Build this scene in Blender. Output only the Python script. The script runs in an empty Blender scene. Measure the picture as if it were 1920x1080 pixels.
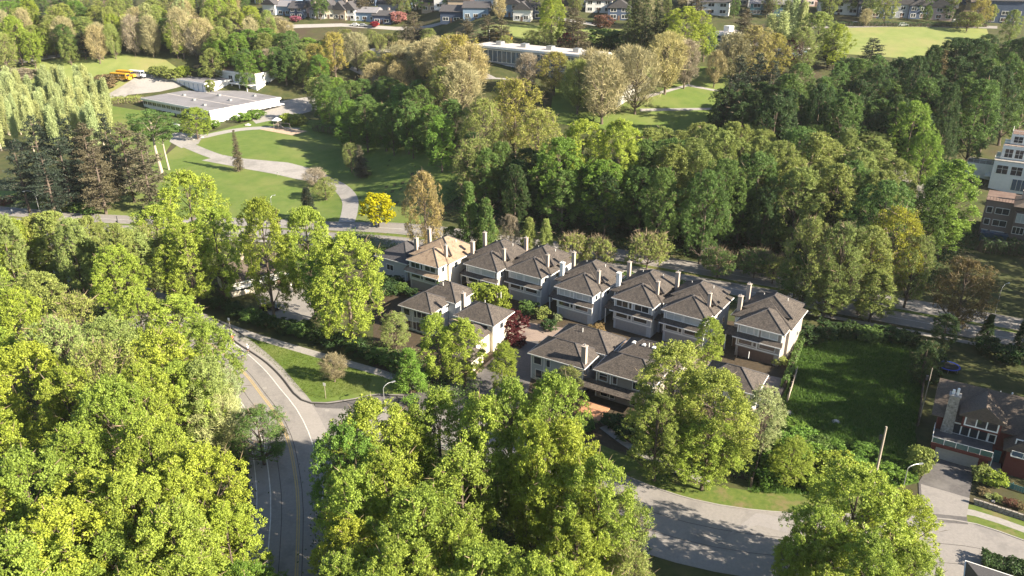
import bpy, bmesh, math, random
import numpy as np
from mathutils import Vector, Matrix

R = math.radians
sc = bpy.context.scene
col = sc.collection
rnd = random.Random(11)

# ------------------------------------------------------------------ camera, sky, sun, exposure
CAM_H, PITCH, LENS = 75.0, R(24.0), 28.0
FPX = LENS / 36.0 * 1920.0
cd = bpy.data.cameras.new('camera'); cam = bpy.data.objects.new('camera', cd); col.objects.link(cam)
cam.location = (0, 0, CAM_H); cam.rotation_euler = (R(90) - PITCH, 0, 0)
cd.lens = LENS; cd.sensor_width = 36; cd.clip_start = 1; cd.clip_end = 20000
sc.camera = cam
SUN_EL, SHADOW_ANG = R(28), R(26)
sun_xy = (math.cos(SHADOW_ANG), -math.sin(SHADOW_ANG))
w = bpy.data.worlds.new('World'); sc.world = w; w.use_nodes = True
wn = w.node_tree.nodes; wn.clear()
sky = wn.new('ShaderNodeTexSky'); sky.sky_type = 'NISHITA'; sky.sun_disc = False
sky.sun_elevation = SUN_EL; sky.sun_rotation = math.atan2(sun_xy[0], sun_xy[1])
sky.air_density = 1.0; sky.dust_density = 0.6
bg = wn.new('ShaderNodeBackground'); bg.inputs[1].default_value = 0.06
wo = wn.new('ShaderNodeOutputWorld')
w.node_tree.links.new(sky.outputs[0], bg.inputs[0]); w.node_tree.links.new(bg.outputs[0], wo.inputs[0])
sl = bpy.data.lights.new('sun', 'SUN'); sl.energy = 5.0; sl.angle = R(0.5); sl.color = (1.0, 0.885, 0.70)
so = bpy.data.objects.new('sun', sl); col.objects.link(so)
sdir = Vector((-sun_xy[0] * math.cos(SUN_EL), -sun_xy[1] * math.cos(SUN_EL), -math.sin(SUN_EL)))
so.rotation_euler = sdir.to_track_quat('-Z', 'Y').to_euler(); so.location = (200, -100, 200)
sc.view_settings.view_transform = 'Standard'; sc.view_settings.look = 'None'
sc.view_settings.gamma = 1; sc.view_settings.use_curve_mapping = False
sc.view_settings.exposure = 1.8
sc.cycles.max_bounces = 6; sc.cycles.diffuse_bounces = 3; sc.cycles.transmission_bounces = 4
sc.cycles.transparent_max_bounces = 4; sc.cycles.caustics_reflective = False; sc.cycles.caustics_refractive = False

# ------------------------------------------------------------------ terrain
KNR = [(-400, 0), (185, 0), (210, 3.5), (250, 13), (300, 25), (350, 35), (400, 43), (450, 49), (500, 53.5), (600, 59), (900, 68), (1500, 75), (6000, 80)]
KNL = [(-400, 0), (240, 0), (300, 3), (315, 3.8), (350, 5.5), (365, 8), (385, 17), (430, 32), (480, 42), (550, 51), (600, 55), (900, 68), (1500, 75), (6000, 80)]
KNOTS = np.concatenate([np.arange(-400, 150, 50), np.arange(150, 700, 5), np.arange(700, 1500, 50), np.array([1500, 2500, 6000])]).astype(float)
XK = np.concatenate([[-5000, -1500], np.arange(-800, -60, 20), np.arange(-60, -4.9, 2.5), np.arange(0, 801, 20), [1500, 5000]]).astype(float)
def prof(K):
    z = np.interp(KNOTS, [k[0] for k in K], [k[1] for k in K])
    for _ in range(8): z[1:-1] = .25 * z[:-2] + .5 * z[1:-1] + .25 * z[2:]
    z[KNOTS <= 170] = 0; return z
ZR, ZL = prof(KNR), prof(KNL)
XM = np.clip((XK + 60) / 55, 0, 1); XM = XM * XM * (3 - 2 * XM)
def tzv(x, y):
    """terrain height: level park on the left, a bank rising on the right"""
    m = np.interp(x, XK, XM); return (1 - m) * np.interp(y, KNOTS, ZL) + m * np.interp(y, KNOTS, ZR)
def tz(x, y): return float(tzv(x, y))
def P(px, py, h=0.0):
    """the world point h metres above the ground that lies along a sight line of the survey camera"""
    a, b = (px - 960) / FPX, (540 - py) / FPX
    d = Vector((a, math.cos(PITCH) + b * math.sin(PITCH), -math.sin(PITCH) + b * math.cos(PITCH)))
    lo, hi = 1.0, 1200.0
    for _ in range(60):
        t = (lo + hi) / 2
        if CAM_H + t * d.z - tz(t * d.x, t * d.y) - h > 0: lo = t
        else: hi = t
    return Vector((lo * d.x, lo * d.y, tz(lo * d.x, lo * d.y) + h))

def PZ(px, py, z):
    """the world point at height z along that sight line"""
    p = P(px, py); t = (CAM_H - z) / (CAM_H - p.z); return Vector((p.x * t, p.y * t, z))
# ------------------------------------------------------------------ materials
MATS = {}
def nodes(name):
    m = bpy.data.materials.new(name); m.use_nodes = True; MATS[name] = m
    n = m.node_tree.nodes; n.clear()
    return m, n, m.node_tree.links
def mat(name, c1, c2=None, scale=3.0, rough=.85, bump=0.0, spec=.3, detail=6, metal=0.0, stretch=None, c3=None, c3scale=.15, c3lo=.5, c3hi=.68):
    m, n, l = nodes(name)
    o = n.new('ShaderNodeOutputMaterial'); b = n.new('ShaderNodeBsdfPrincipled'); l.new(b.outputs[0], o.inputs[0])
    b.inputs['Roughness'].default_value = rough; b.inputs['Specular IOR Level'].default_value = spec; b.inputs['Metallic'].default_value = metal
    if c2 is None:
        b.inputs['Base Color'].default_value = (*c1, 1); 
        if not bump: return m
        c2 = c1
    tc = n.new('ShaderNodeTexCoord'); src = tc.outputs['Object']
    if stretch:
        mp = n.new('ShaderNodeMapping'); mp.inputs['Scale'].default_value = stretch; l.new(src, mp.inputs[0]); src = mp.outputs[0]
    t = n.new('ShaderNodeTexNoise'); t.inputs['Scale'].default_value = scale; t.inputs['Detail'].default_value = detail; t.inputs['Roughness'].default_value = .65
    l.new(src, t.inputs['Vector'])
    r = n.new('ShaderNodeValToRGB'); r.color_ramp.elements[0].position = .35; r.color_ramp.elements[1].position = .65
    r.color_ramp.elements[0].color = (*c1, 1); r.color_ramp.elements[1].color = (*c2, 1); l.new(t.outputs[0], r.inputs[0])
    out = r.outputs[0]
    if c3:
        t2 = n.new('ShaderNodeTexNoise'); t2.inputs['Scale'].default_value = c3scale; t2.inputs['Detail'].default_value = 5; t2.inputs['Roughness'].default_value = .6
        l.new(tc.outputs['Object'], t2.inputs['Vector'])
        r2 = n.new('ShaderNodeMapRange'); r2.inputs[1].default_value = c3lo; r2.inputs[2].default_value = c3hi; l.new(t2.outputs[0], r2.inputs[0])
        mx = n.new('ShaderNodeMix'); mx.data_type = 'RGBA'; l.new(r2.outputs[0], mx.inputs[0]); l.new(out, mx.inputs[6]); mx.inputs[7].default_value = (*c3, 1)
        out = mx.outputs[2]
    l.new(out, b.inputs['Base Color'])
    if bump:
        bp = n.new('ShaderNodeBump'); bp.inputs['Strength'].default_value = bump; bp.inputs['Distance'].default_value = .1
        l.new(t.outputs[0], bp.inputs['Height']); l.new(bp.outputs[0], b.inputs['Normal'])
    return m
def leafmat(name, trans=.4, fixed=None):
    m, n, l = nodes(name)
    o = n.new('ShaderNodeOutputMaterial')
    if fixed:
        rgb = n.new('ShaderNodeRGB'); rgb.outputs[0].default_value = (*fixed, 1); base = rgb.outputs[0]
    else:
        oi = n.new('ShaderNodeObjectInfo'); base = oi.outputs['Color']
    at = n.new('ShaderNodeAttribute'); at.attribute_name = 'tone'
    hs = n.new('ShaderNodeHueSaturation')
    v = n.new('ShaderNodeMapRange'); v.inputs[3].default_value = .55; v.inputs[4].default_value = 1.45; l.new(at.outputs['Fac'], v.inputs[0])
    h = n.new('ShaderNodeMapRange'); h.inputs[3].default_value = .51; h.inputs[4].default_value = .49; l.new(at.outputs['Fac'], h.inputs[0])
    l.new(v.outputs[0], hs.inputs['Value']); l.new(h.outputs[0], hs.inputs['Hue']); l.new(base, hs.inputs['Color'])
    d = n.new('ShaderNodeBsdfPrincipled'); d.inputs['Roughness'].default_value = .55; d.inputs['Specular IOR Level'].default_value = .25
    l.new(hs.outputs[0], d.inputs['Base Color'])
    if trans:
        t = n.new('ShaderNodeBsdfTranslucent'); l.new(hs.outputs[0], t.inputs[0])
        mx = n.new('ShaderNodeMixShader'); mx.inputs[0].default_value = trans
        l.new(d.outputs[0], mx.inputs[1]); l.new(t.outputs[0], mx.inputs[2]); l.new(mx.outputs[0], o.inputs[0])
    else: l.new(d.outputs[0], o.inputs[0])
    return m
leafmat('leaf', .34); leafmat('needle', .15); leafmat('twig', 0, (.19, .145, .095)); leafmat('pale_twig', 0, (.30, .25, .18)); leafmat('twig_tint', 0)
mat('ground', (.035, .05, .012), (.075, .075, .025), .35, .95, .3, c3=(.06, .045, .028), c3scale=.05)
mat('lawn', (.085, .135, .022), (.12, .165, .033), .25, .9, .25, c3=(.17, .18, .055), c3scale=.045, c3lo=.48, c3hi=.75)
mat('dry_lawn', (.15, .19, .05), (.20, .225, .07), .2, .9, .2, c3=(.24, .22, .09), c3scale=.03)
mat('meadow', (.065, .13, .022), (.11, .17, .032), .5, .95, .4, c3=(.13, .15, .04), c3scale=.12)
mat('verge', (.07, .11, .016), (.12, .15, .03), 1.2, .95, .4, c3=(.16, .13, .06), c3scale=.3)
mat('soil', (.045, .034, .022), (.075, .055, .034), 1.5, .95, .4)
mat('asphalt', (.215, .20, .19), (.255, .235, .222), 2.5, .85, .1, c3=(.165, .155, .15), c3scale=.22, c3lo=.52, c3hi=.7)
mat('asphalt_patch', (.24, .225, .22), (.27, .25, .245), 3, .85, .1, c3=(.20, .185, .18), c3scale=.4)
mat('bike_lane', (.265, .243, .227), (.305, .28, .262), 2.5, .85, .1, c3=(.26, .24, .225), c3scale=.3)
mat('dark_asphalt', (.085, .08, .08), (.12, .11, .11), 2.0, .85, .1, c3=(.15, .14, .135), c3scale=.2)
mat('path', (.265, .25, .24), (.33, .31, .295), 1.5, .9, .1, c3=(.21, .20, .19), c3scale=.12)
mat('concrete', (.25, .235, .22), (.31, .29, .27), 2, .9, .1, c3=(.26, .24, .22), c3scale=.4)
mat('paver', (.22, .165, .14), (.30, .24, .20), 4, .9, .2, c3=(.17, .13, .12), c3scale=.3)
mat('sand', (.36, .26, .18), (.46, .35, .26), 1.5, .95, .2)
mat('crack', (.03, .028, .027)); mat('white_line', (.48, .46, .44), (.66, .64, .60), 1.5); mat('yellow_line', (.36, .27, .13), (.46, .34, .15), 1.5)
mat('shingle', (.036, .031, .028), (.122, .102, .088), 3, .85, .5, stretch=(1, 1, 3.5), c3=(.045, .039, .037), c3scale=1.1, c3lo=.5, c3hi=.72)
mat('tan_shingle', (.22, .155, .105), (.32, .245, .18), 5, .85, .5, stretch=(1, 1, 3.5), c3=(.17, .12, .085), c3scale=1.1)
mat('slate', (.05, .048, .052), (.085, .08, .085), 5, .8, .4, stretch=(1, 1, 3.5))
mat('brown_shingle', (.07, .056, .047), (.135, .106, .086), 4, .85, .5, stretch=(1, 1, 3.5))
mat('flat_roof', (.19, .185, .20), (.235, .225, .24), .4, .9, .05, c3=(.15, .145, .155), c3scale=.1)
mat('pale_roof', (.45, .42, .40), (.54, .50, .47), .4, .9, .05, c3=(.38, .34, .32), c3scale=.1)
mat('red_roof', (.13, .085, .07), (.18, .125, .10), .8, .9, .1)
mat('grey_wall', (.42, .44, .46), (.47, .485, .50), 1.5, .8, .05, stretch=(.3, .3, 6))
mat('cream_wall', (.56, .51, .41), (.62, .57, .47), 1.0, .85, .05)
mat('taupe_wall', (.31, .275, .245), (.35, .31, .275), 1.5, .85, .05, stretch=(.3, .3, 6))
mat('white_wall', (.70, .70, .69), (.78, .77, .75), 1.0, .8, .03)
mat('brick_wall', (.16, .12, .105), (.22, .17, .15), 8, .9, .2)
mat('red_wall', (.10, .026, .022), (.13, .036, .03), 2, .8, .1, stretch=(.3, .3, 8))
mat('stone', (.22, .195, .17), (.40, .37, .33), 3.2, .9, .6, c3=(.15, .13, .115), c3scale=2)
mat('chimney_brick', (.33, .27, .23), (.43, .36, .31), 6, .9, .3)
mat('white_trim', (.78, .77, .74)); mat('metal', (.45, .46, .47), rough=.4, metal=.7); mat('dark_metal', (.05, .05, .055), rough=.5)
mat('glass', (.025, .032, .04), rough=.06, spec=.9); mat('blind', (.45, .47, .46), (.55, .56, .55), 2, .3); mat('blue_glass', (.05, .10, .16), rough=.1, spec=.9)
mat('teal_glass', (.05, .12, .12), rough=.15, spec=.8); mat('garage_door', (.30, .29, .285), (.34, .33, .325), 2, .7)
mat('brown_door', (.13, .085, .065), (.16, .105, .08), 2, .7)
mat('wood', (.30, .25, .20), (.42, .36, .30), 4, .85, .3, stretch=(5, 5, .6)); mat('fence_wood', (.11, .085, .065), (.19, .15, .12), 4, .9, .3, stretch=(5, 5, .6))
mat('terracotta', (.42, .20, .11), (.50, .27, .16), 3, .85, .1); mat('teal_paint', (.05, .16, .17), (.08, .2, .21), 3, .6)
mat('bark', (.085, .065, .05), (.16, .125, .10), 5, .95, .5, stretch=(2, 2, .4)); mat('pale_bark', (.30, .25, .20), (.44, .38, .31), 4, .9, .4, stretch=(2, 2, .4))
mat('bus_yellow', (.60, .33, .03), rough=.4); mat('bus_white', (.65, .68, .72), rough=.35); mat('car_dark', (.02, .022, .026), rough=.25, spec=.6)
mat('car_white', (.72, .72, .70), rough=.3, spec=.6); mat('car_silver', (.35, .36, .38), rough=.3, spec=.6); mat('rubber', (.02, .02, .02)); mat('lamp_lens', (.75, .75, .72), rough=.3)
mat('skin', (.42, .25, .17)); mat('cloth_red', (.55, .07, .04)); mat('cloth_dark', (.03, .03, .045)); mat('cloth_white', (.65, .65, .66)); mat('cloth_blue', (.06, .09, .2))
mat('tarp_blue', (.02, .05, .35), rough=.5); mat('lamp_metal', (.22, .22, .22), rough=.6); mat('flower', (.5, .2, .08), (.55, .40, .12), 6); mat('boulder', (.35, .32, .29), (.5, .46, .42), 2, .9, .4)
for nm, c in dict(h_white=(.68, .67, .65), h_blue=(.20, .28, .38), h_navy=(.06, .085, .14), h_cream=(.60, .54, .42), h_pink=(.52, .38, .36), h_grey=(.30, .31, .33), h_tan=(.42, .33, .24), h_teal=(.10, .20, .24)).items():
    mat(nm, c, tuple(x * .9 for x in c), 1.0)

# ------------------------------------------------------------------ helpers
def tag(o, label=None, cat=None, group=None, kind=None):
    if label: o['label'] = label
    if cat: o['category'] = cat
    if group: o['group'] = group
    if kind: o['kind'] = kind
    return o
def empty(name, loc, rz=0, label=None, cat=None, group=None):
    o = bpy.data.objects.new(name, None); col.objects.link(o); o.location = loc; o.rotation_euler = (0, 0, rz); o.empty_display_size = .5
    return tag(o, label, cat, group)
def link(name, me, parent=None):
    o = bpy.data.objects.new(name, me); col.objects.link(o)
    if parent: o.parent = parent
    return o
class MB:
    def __init__(s): s.v, s.f = [], []
    def obox(s, o, U, V, N, u0, u1, v0, v1, n0, n1):
        k = len(s.v)
        for c in (n0, n1):
            for (a, b) in ((u0, v0), (u1, v0), (u1, v1), (u0, v1)): s.v.append(tuple(o + U * a + V * b + N * c))
        for q in ((0, 3, 2, 1), (4, 5, 6, 7), (0, 1, 5, 4), (1, 2, 6, 5), (2, 3, 7, 6), (3, 0, 4, 7)): s.f.append(tuple(k + i for i in q))
        return s
    def box(s, x0, x1, y0, y1, z0, z1):
        return s.obox(Vector((0, 0, 0)), Vector((1, 0, 0)), Vector((0, 1, 0)), Vector((0, 0, 1)), x0, x1, y0, y1, z0, z1)
    def poly(s, pts, faces):
        k = len(s.v); s.v += [tuple(p) for p in pts]; s.f += [tuple(k + i for i in f) for f in faces]; return s
    def tube(s, pts, radii, n=6, cap=True):
        k = len(s.v); pts = [Vector(p) for p in pts]
        for i, p in enumerate(pts):
            d = (pts[min(i + 1, len(pts) - 1)] - pts[max(i - 1, 0)]).normalized()
            a = d.orthogonal().normalized() if abs(d.z) < .9 else Vector((1, 0, 0)); a = (a - d * a.dot(d)).normalized(); b = d.cross(a)
            for j in range(n):
                t = 2 * math.pi * j / n; s.v.append(tuple(p + (a * math.cos(t) + b * math.sin(t)) * radii[i]))
        for i in range(len(pts) - 1):
            for j in range(n):
                s.f.append((k + i * n + j, k + i * n + (j + 1) % n, k + (i + 1) * n + (j + 1) % n, k + (i + 1) * n + j))
        if cap:
            s.f.append(tuple(k + j for j in reversed(range(n)))); e = k + (len(pts) - 1) * n; s.f.append(tuple(e + j for j in range(n)))
        return s
    def hip(s, x0, x1, y0, y1, z, rise, axis=None, gable=False, ins=None, th=.16):
        """closed hip or gable roof; ridge along axis"""
        W, D = x1 - x0, y1 - y0
        axis = axis or ('x' if W >= D else 'y')
        if axis == 'x':
            i = 0 if gable else (ins or D / 2); i = min(i, W / 2 - .05); ym = (y0 + y1) / 2
            r = [(x0 + i, ym, z + rise), (x1 - i, ym, z + rise)]
        else:
            i = 0 if gable else (ins or W / 2); i = min(i, D / 2 - .05); xm = (x0 + x1) / 2
            r = [(xm, y0 + i, z + rise), (xm, y1 - i, z + rise)]
        p = [(x0, y0, z - th), (x1, y0, z - th), (x1, y1, z - th), (x0, y1, z - th), (x0, y0, z), (x1, y0, z), (x1, y1, z), (x0, y1, z)] + r
        f = [(3, 2, 1, 0), (0, 1, 5, 4), (1, 2, 6, 5), (2, 3, 7, 6), (3, 0, 4, 7)]
        f += [(4, 5, 9, 8), (6, 7, 8, 9), (5, 6, 9), (7, 4, 8)] if axis == 'x' else [(5, 6, 9, 8), (7, 4, 8, 9), (4, 5, 8), (6, 7, 9)]
        return s.poly(p, f)
    def mesh(s, name, m):
        me = bpy.data.meshes.new(name); me.from_pydata(s.v, [], s.f); me.validate(); me.update()
        for mm in (m if isinstance(m, (list, tuple)) else [m]): me.materials.append(MATS[mm])
        return me
    def build(s, name, m, parent=None): return link(name, s.mesh(name, m), parent)
X, Y, Z = Vector((1, 0, 0)), Vector((0, 1, 0)), Vector((0, 0, 1))

def drape(name, pts, z, m, label=None, kind='structure'):
    """flat sheet with outline pts (world xy), laid z above the terrain"""
    bm = bmesh.new(); vs = [bm.verts.new((p[0], p[1], 0)) for p in pts]; f = bm.faces.new(vs)
    if f.calc_center_median() and f.normal.z < 0: f.normal_flip()
    bmesh.ops.triangulate(bm, faces=bm.faces[:])
    return _drape_finish(name, bm, z, m, label, kind)
def _drape_finish(name, bm, z, m, label, kind):
    ys = [v.co.y for v in bm.verts]
    for k in KNOTS:
        if min(ys) < k < max(ys) and k >= 150:
            bmesh.ops.bisect_plane(bm, geom=bm.verts[:] + bm.edges[:] + bm.faces[:], plane_co=(0, k, 0), plane_no=(0, 1, 0))
    xs = [v.co.x for v in bm.verts]
    if max(ys) > 170:
        for k in XK:
            if -61 < k < -4 and min(xs) < k < max(xs): bmesh.ops.bisect_plane(bm, geom=bm.verts[:] + bm.edges[:] + bm.faces[:], plane_co=(k, 0, 0), plane_no=(1, 0, 0))
    for v in bm.verts: v.co.z = tz(v.co.x, v.co.y) + z
    bm.normal_update()
    for f in bm.faces:
        if f.normal.z < 0: f.normal_flip()
    me = bpy.data.meshes.new(name); bm.to_mesh(me); bm.free(); me.materials.append(MATS[m])
    o = link(name, me); tag(o, label, kind=kind); return o
def PX(pts, h=0): return [P(x, y, h) for x, y in pts]
def smooth(pts, step=2.5):
    pts = [Vector((p[0], p[1], 0)) for p in pts]; out = []
    q = [pts[0] * 2 - pts[1]] + pts + [pts[-1] * 2 - pts[-2]]
    for i in range(1, len(q) - 2):
        n = max(1, int((q[i + 1] - q[i]).length / step))
        for j in range(n):
            t = j / n; a, b, c, d = q[i - 1], q[i], q[i + 1], q[i + 2]
            out.append(.5 * ((2 * b) + (c - a) * t + (2 * a - 5 * b + 4 * c - d) * t * t + (3 * b - a - 3 * c + d) * t ** 3))
    out.append(q[-2]); return out
def offs(line, o):
    r = []
    for i, p in enumerate(line):
        d = (line[min(i + 1, len(line) - 1)] - line[max(i - 1, 0)]).normalized(); r.append(p + Vector((-d.y, d.x, 0)) * o)
    return r
def strip(name, line, o0, o1, z, m, label=None):
    a, b = offs(line, o0), offs(line, o1); bm = bmesh.new()
    va = [bm.verts.new((p.x, p.y, 0)) for p in a]; vb = [bm.verts.new((p.x, p.y, 0)) for p in b]
    for i in range(len(a) - 1):
        try: bm.faces.new((va[i], va[i + 1], vb[i + 1], vb[i]))
        except ValueError: pass
    return _drape_finish(name, bm, z, m, label, 'structure')
def kerb(name, line, o, h=.13, wd=.22, m='concrete'):
    a, b = offs(line, o - wd / 2), offs(line, o + wd / 2); mb = MB()
    for i in range(len(a)):
        za, zb = tz(a[i].x, a[i].y), tz(b[i].x, b[i].y)
        mb.v += [(a[i].x, a[i].y, za), (a[i].x, a[i].y, za + h), (b[i].x, b[i].y, zb + h), (b[i].x, b[i].y, zb)]
    for i in range(len(a) - 1):
        k = i * 4; mb.f += [(k, k + 4, k + 5, k + 1), (k + 1, k + 5, k + 6, k + 2), (k + 2, k + 6, k + 7, k + 3)]
    o_ = mb.build(name, m); tag(o_, kind='structure'); return o_

def window(par, o, U, N, w_, h, n=2, pane='glass', fr='white_trim', bar=None, t=.11, name='window'):
    """framed window on a wall: lower left corner o, along U, facing N"""
    o = Vector(o); f = MB()
    f.obox(o, U, Z, N, -t, w_ + t, -t, 0, -.02, .09).obox(o, U, Z, N, -t, w_ + t, h, h + t, -.02, .09)
    f.obox(o, U, Z, N, -t, 0, 0, h, -.02, .09).obox(o, U, Z, N, w_, w_ + t, 0, h, -.02, .09)
    for i in range(1, n): f.obox(o, U, Z, N, w_ * i / n - t * .4, w_ * i / n + t * .4, 0, h, -.02, .08)
    if bar: f.obox(o, U, Z, N, 0, w_, h * bar - t * .3, h * bar + t * .3, -.02, .07)
    fo = f.build(name, fr, par)
    for i in range(n):
        MB().obox(o, U, Z, N, w_ * i / n + t * .2, w_ * (i + 1) / n - t * .2, .0, h, .012, .04).build('pane', pane, fo)
    return fo
# ------------------------------------------------------------------ foliage
def unit(v): return v / np.maximum(np.linalg.norm(v, axis=-1, keepdims=True), 1e-9)
def leaf_mesh(name, C, Nn, S, A, tone, mats, mi=None, T=None, g=None):
    """one kite-shaped leaf (or twig) per row: centre, normal, half length, width ratio"""
    g = g or np.random.default_rng(0); n = len(C)
    if T is None: T = g.normal(size=(n, 3))
    T = unit(T - Nn * (T * Nn).sum(1, keepdims=True)); B = np.cross(Nn, T)
    S = S[:, None]; A = A[:, None]
    V = np.empty((n, 4, 3), np.float32)
    V[:, 0] = C - T * S; V[:, 1] = C + B * S * A + T * S * .15; V[:, 2] = C + T * S; V[:, 3] = C - B * S * A + T * S * .15
    me = bpy.data.meshes.new(name)
    me.vertices.add(4 * n); me.vertices.foreach_set('co', V.ravel())
    me.loops.add(4 * n); me.loops.foreach_set('vertex_index', np.arange(4 * n, dtype=np.int32))
    me.polygons.add(n); me.polygons.foreach_set('loop_start', np.arange(0, 4 * n, 4, dtype=np.int32))
    if mi is not None: me.polygons.foreach_set('material_index', mi.astype(np.int32))
    for m in mats: me.materials.append(MATS[m])
    me.update(calc_edges=True)
    at = me.attributes.new('tone', 'FLOAT', 'FACE'); at.data.foreach_set('value', np.clip(tone, 0, 1).astype(np.float32))
    return me
PROF = dict(
    maple=lambda s: np.sin(np.pi * (.13 + .82 * s)) ** .75, alder=lambda s: (np.sin(np.pi * (.16 + .80 * s)) ** .8), ball=lambda s: np.sqrt(np.maximum(.06, 1 - (2 * s - .95) ** 2)),
    cone=lambda s: 1.02 - .93 * s ** .9, plume=lambda s: np.sin(np.pi * (.1 + .87 * s ** .8)) ** .6, flat=lambda s: np.sin(np.pi * (.28 + .66 * s)) ** .6, vase=lambda s: np.sin(np.pi * (.05 + .84 * s)) ** .9)
PROTO = {}
def lobed(kind, seed, H, Rr, t0, prof, nl, nt, nleaf, lr, ls, trunk_r, bark='bark', wid=.62, ntw=0, tw='twig', up=.5, squash=.8, tuft=.5, limbs=12):
    g = np.random.default_rng(seed); pf = PROF[prof]
    s = (np.arange(nl) + g.random(nl)) / nl; s = s ** .9; ang = g.random() * 6.28 + np.arange(nl) * 2.399 + g.normal(size=nl) * .35
    rad = Rr * pf(s) * (.38 + .40 * np.sqrt(g.random(nl)))
    ph = g.random(3) * 6.28; rad = rad * (1 + .16 * np.sin(ang * 2 + ph[0]) + .14 * np.sin(ang * 3 + ph[1] + s * 5))
    rad[s > .93] *= .4
    L = lr * Rr * (.6 + .8 * g.random(nl)) * (.65 + .45 * pf(s))
    zc = H * (t0 + (1 - t0) * s); zc = np.minimum(zc, H - L * squash * .9); zc = np.maximum(zc, H * t0 * .9)
    lc = np.stack([np.cos(ang) * rad, np.sin(ang) * rad, zc], 1)
    ltone = g.normal(size=nl) * .10
    # tufts on the outside of each branch mass
    k = np.repeat(np.arange(nl), nt); outw = unit(lc * [1, 1, 0] + 1e-3)
    d = unit(g.normal(size=(len(k), 3)) + outw[k] * .55 + np.array([0, 0, up]))
    tc = lc[k] + d * (L[k] * (.45 + .6 * g.random(len(k)) ** .7))[:, None] * [1, 1, squash]
    ttone = ltone[k] + g.normal(size=len(k)) * .10
    q = np.repeat(np.arange(len(tc)), nleaf)
    C = tc[q] + unit(g.normal(size=(len(q), 3))) * (tuft * g.random(len(q)) ** .5)[:, None] * [1, 1, .7]
    Nn = unit(g.normal(size=(len(q), 3)) * .75 + d[q] * .45 + np.array([0, 0, .45]))
    S = ls * (.7 + .6 * g.random(len(q))); A = np.full(len(q), wid); tone = .5 + ttone[q] + g.normal(size=len(q)) * .13
    mi = np.zeros(len(q), int); T = g.normal(size=(len(q), 3))
    if ntw:
        kk = g.integers(0, nl, ntw); dd = unit(g.normal(size=(ntw, 3)) * .75 + outw[kk] * .6 + [0, 0, .75])
        st = lc[kk] + g.normal(size=(ntw, 3)) * (L[kk] * .42)[:, None]; sl_ = .4 + .9 * g.random(ntw) ** 1.5
        C = np.concatenate([C, st + dd * sl_[:, None] * .6]); T = np.concatenate([T, dd]); S = np.concatenate([S, sl_])
        Nn = np.concatenate([Nn, unit(np.cross(dd, g.normal(size=(ntw, 3))))]); A = np.concatenate([A, np.full(ntw, .045)])
        mi = np.concatenate([mi, np.ones(ntw, int)]); tone = np.concatenate([tone, g.random(ntw)])
    sc_ = np.array([1, 1, 1.]); C[:, 2] = np.minimum(C[:, 2], H)
    crown = leaf_mesh(kind + '_crown', C, Nn, S, A, tone, ['leaf', tw], mi, T, g)
    mb = MB(); lean = g.normal(size=2) * .25
    zt = H * .82; mb.tube([(0, 0, -.6), (0, 0, .4), (lean[0], lean[1], zt * .5), (lean[0] * .6, lean[1] * .6, zt)], [trunk_r * 1.5, trunk_r, trunk_r * .7, trunk_r * .22], 8)
    order = g.permutation(nl)[:limbs]
    for i in order:
        e = lc[i]; z0 = max(H * t0 * .55, min(e[2] - np.hypot(e[0], e[1]) * (.9 + .5 * g.random()), zt * .8))
        f = z0 / zt; st = np.array([lean[0] * min(1, f * 2) , lean[1] * min(1, f * 2), z0]); mid = st * .45 + e * .55 + np.array([0, 0, -.08 * np.hypot(e[0], e[1])])
        tr = trunk_r * (.50 - .28 * f); mb.tube([st, mid, e], [tr, tr * .65, tr * .2], 5, cap=False)
        for _ in range(2):
            e2 = e + g.normal(size=3) * L[i] * .35 + outw[i] * L[i] * .2; mb.tube([mid * .4 + e * .6, e2], [tr * .35, tr * .1], 4, cap=False)
    return crown, mb.mesh(kind + '_trunk', bark), H, Rr
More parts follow.
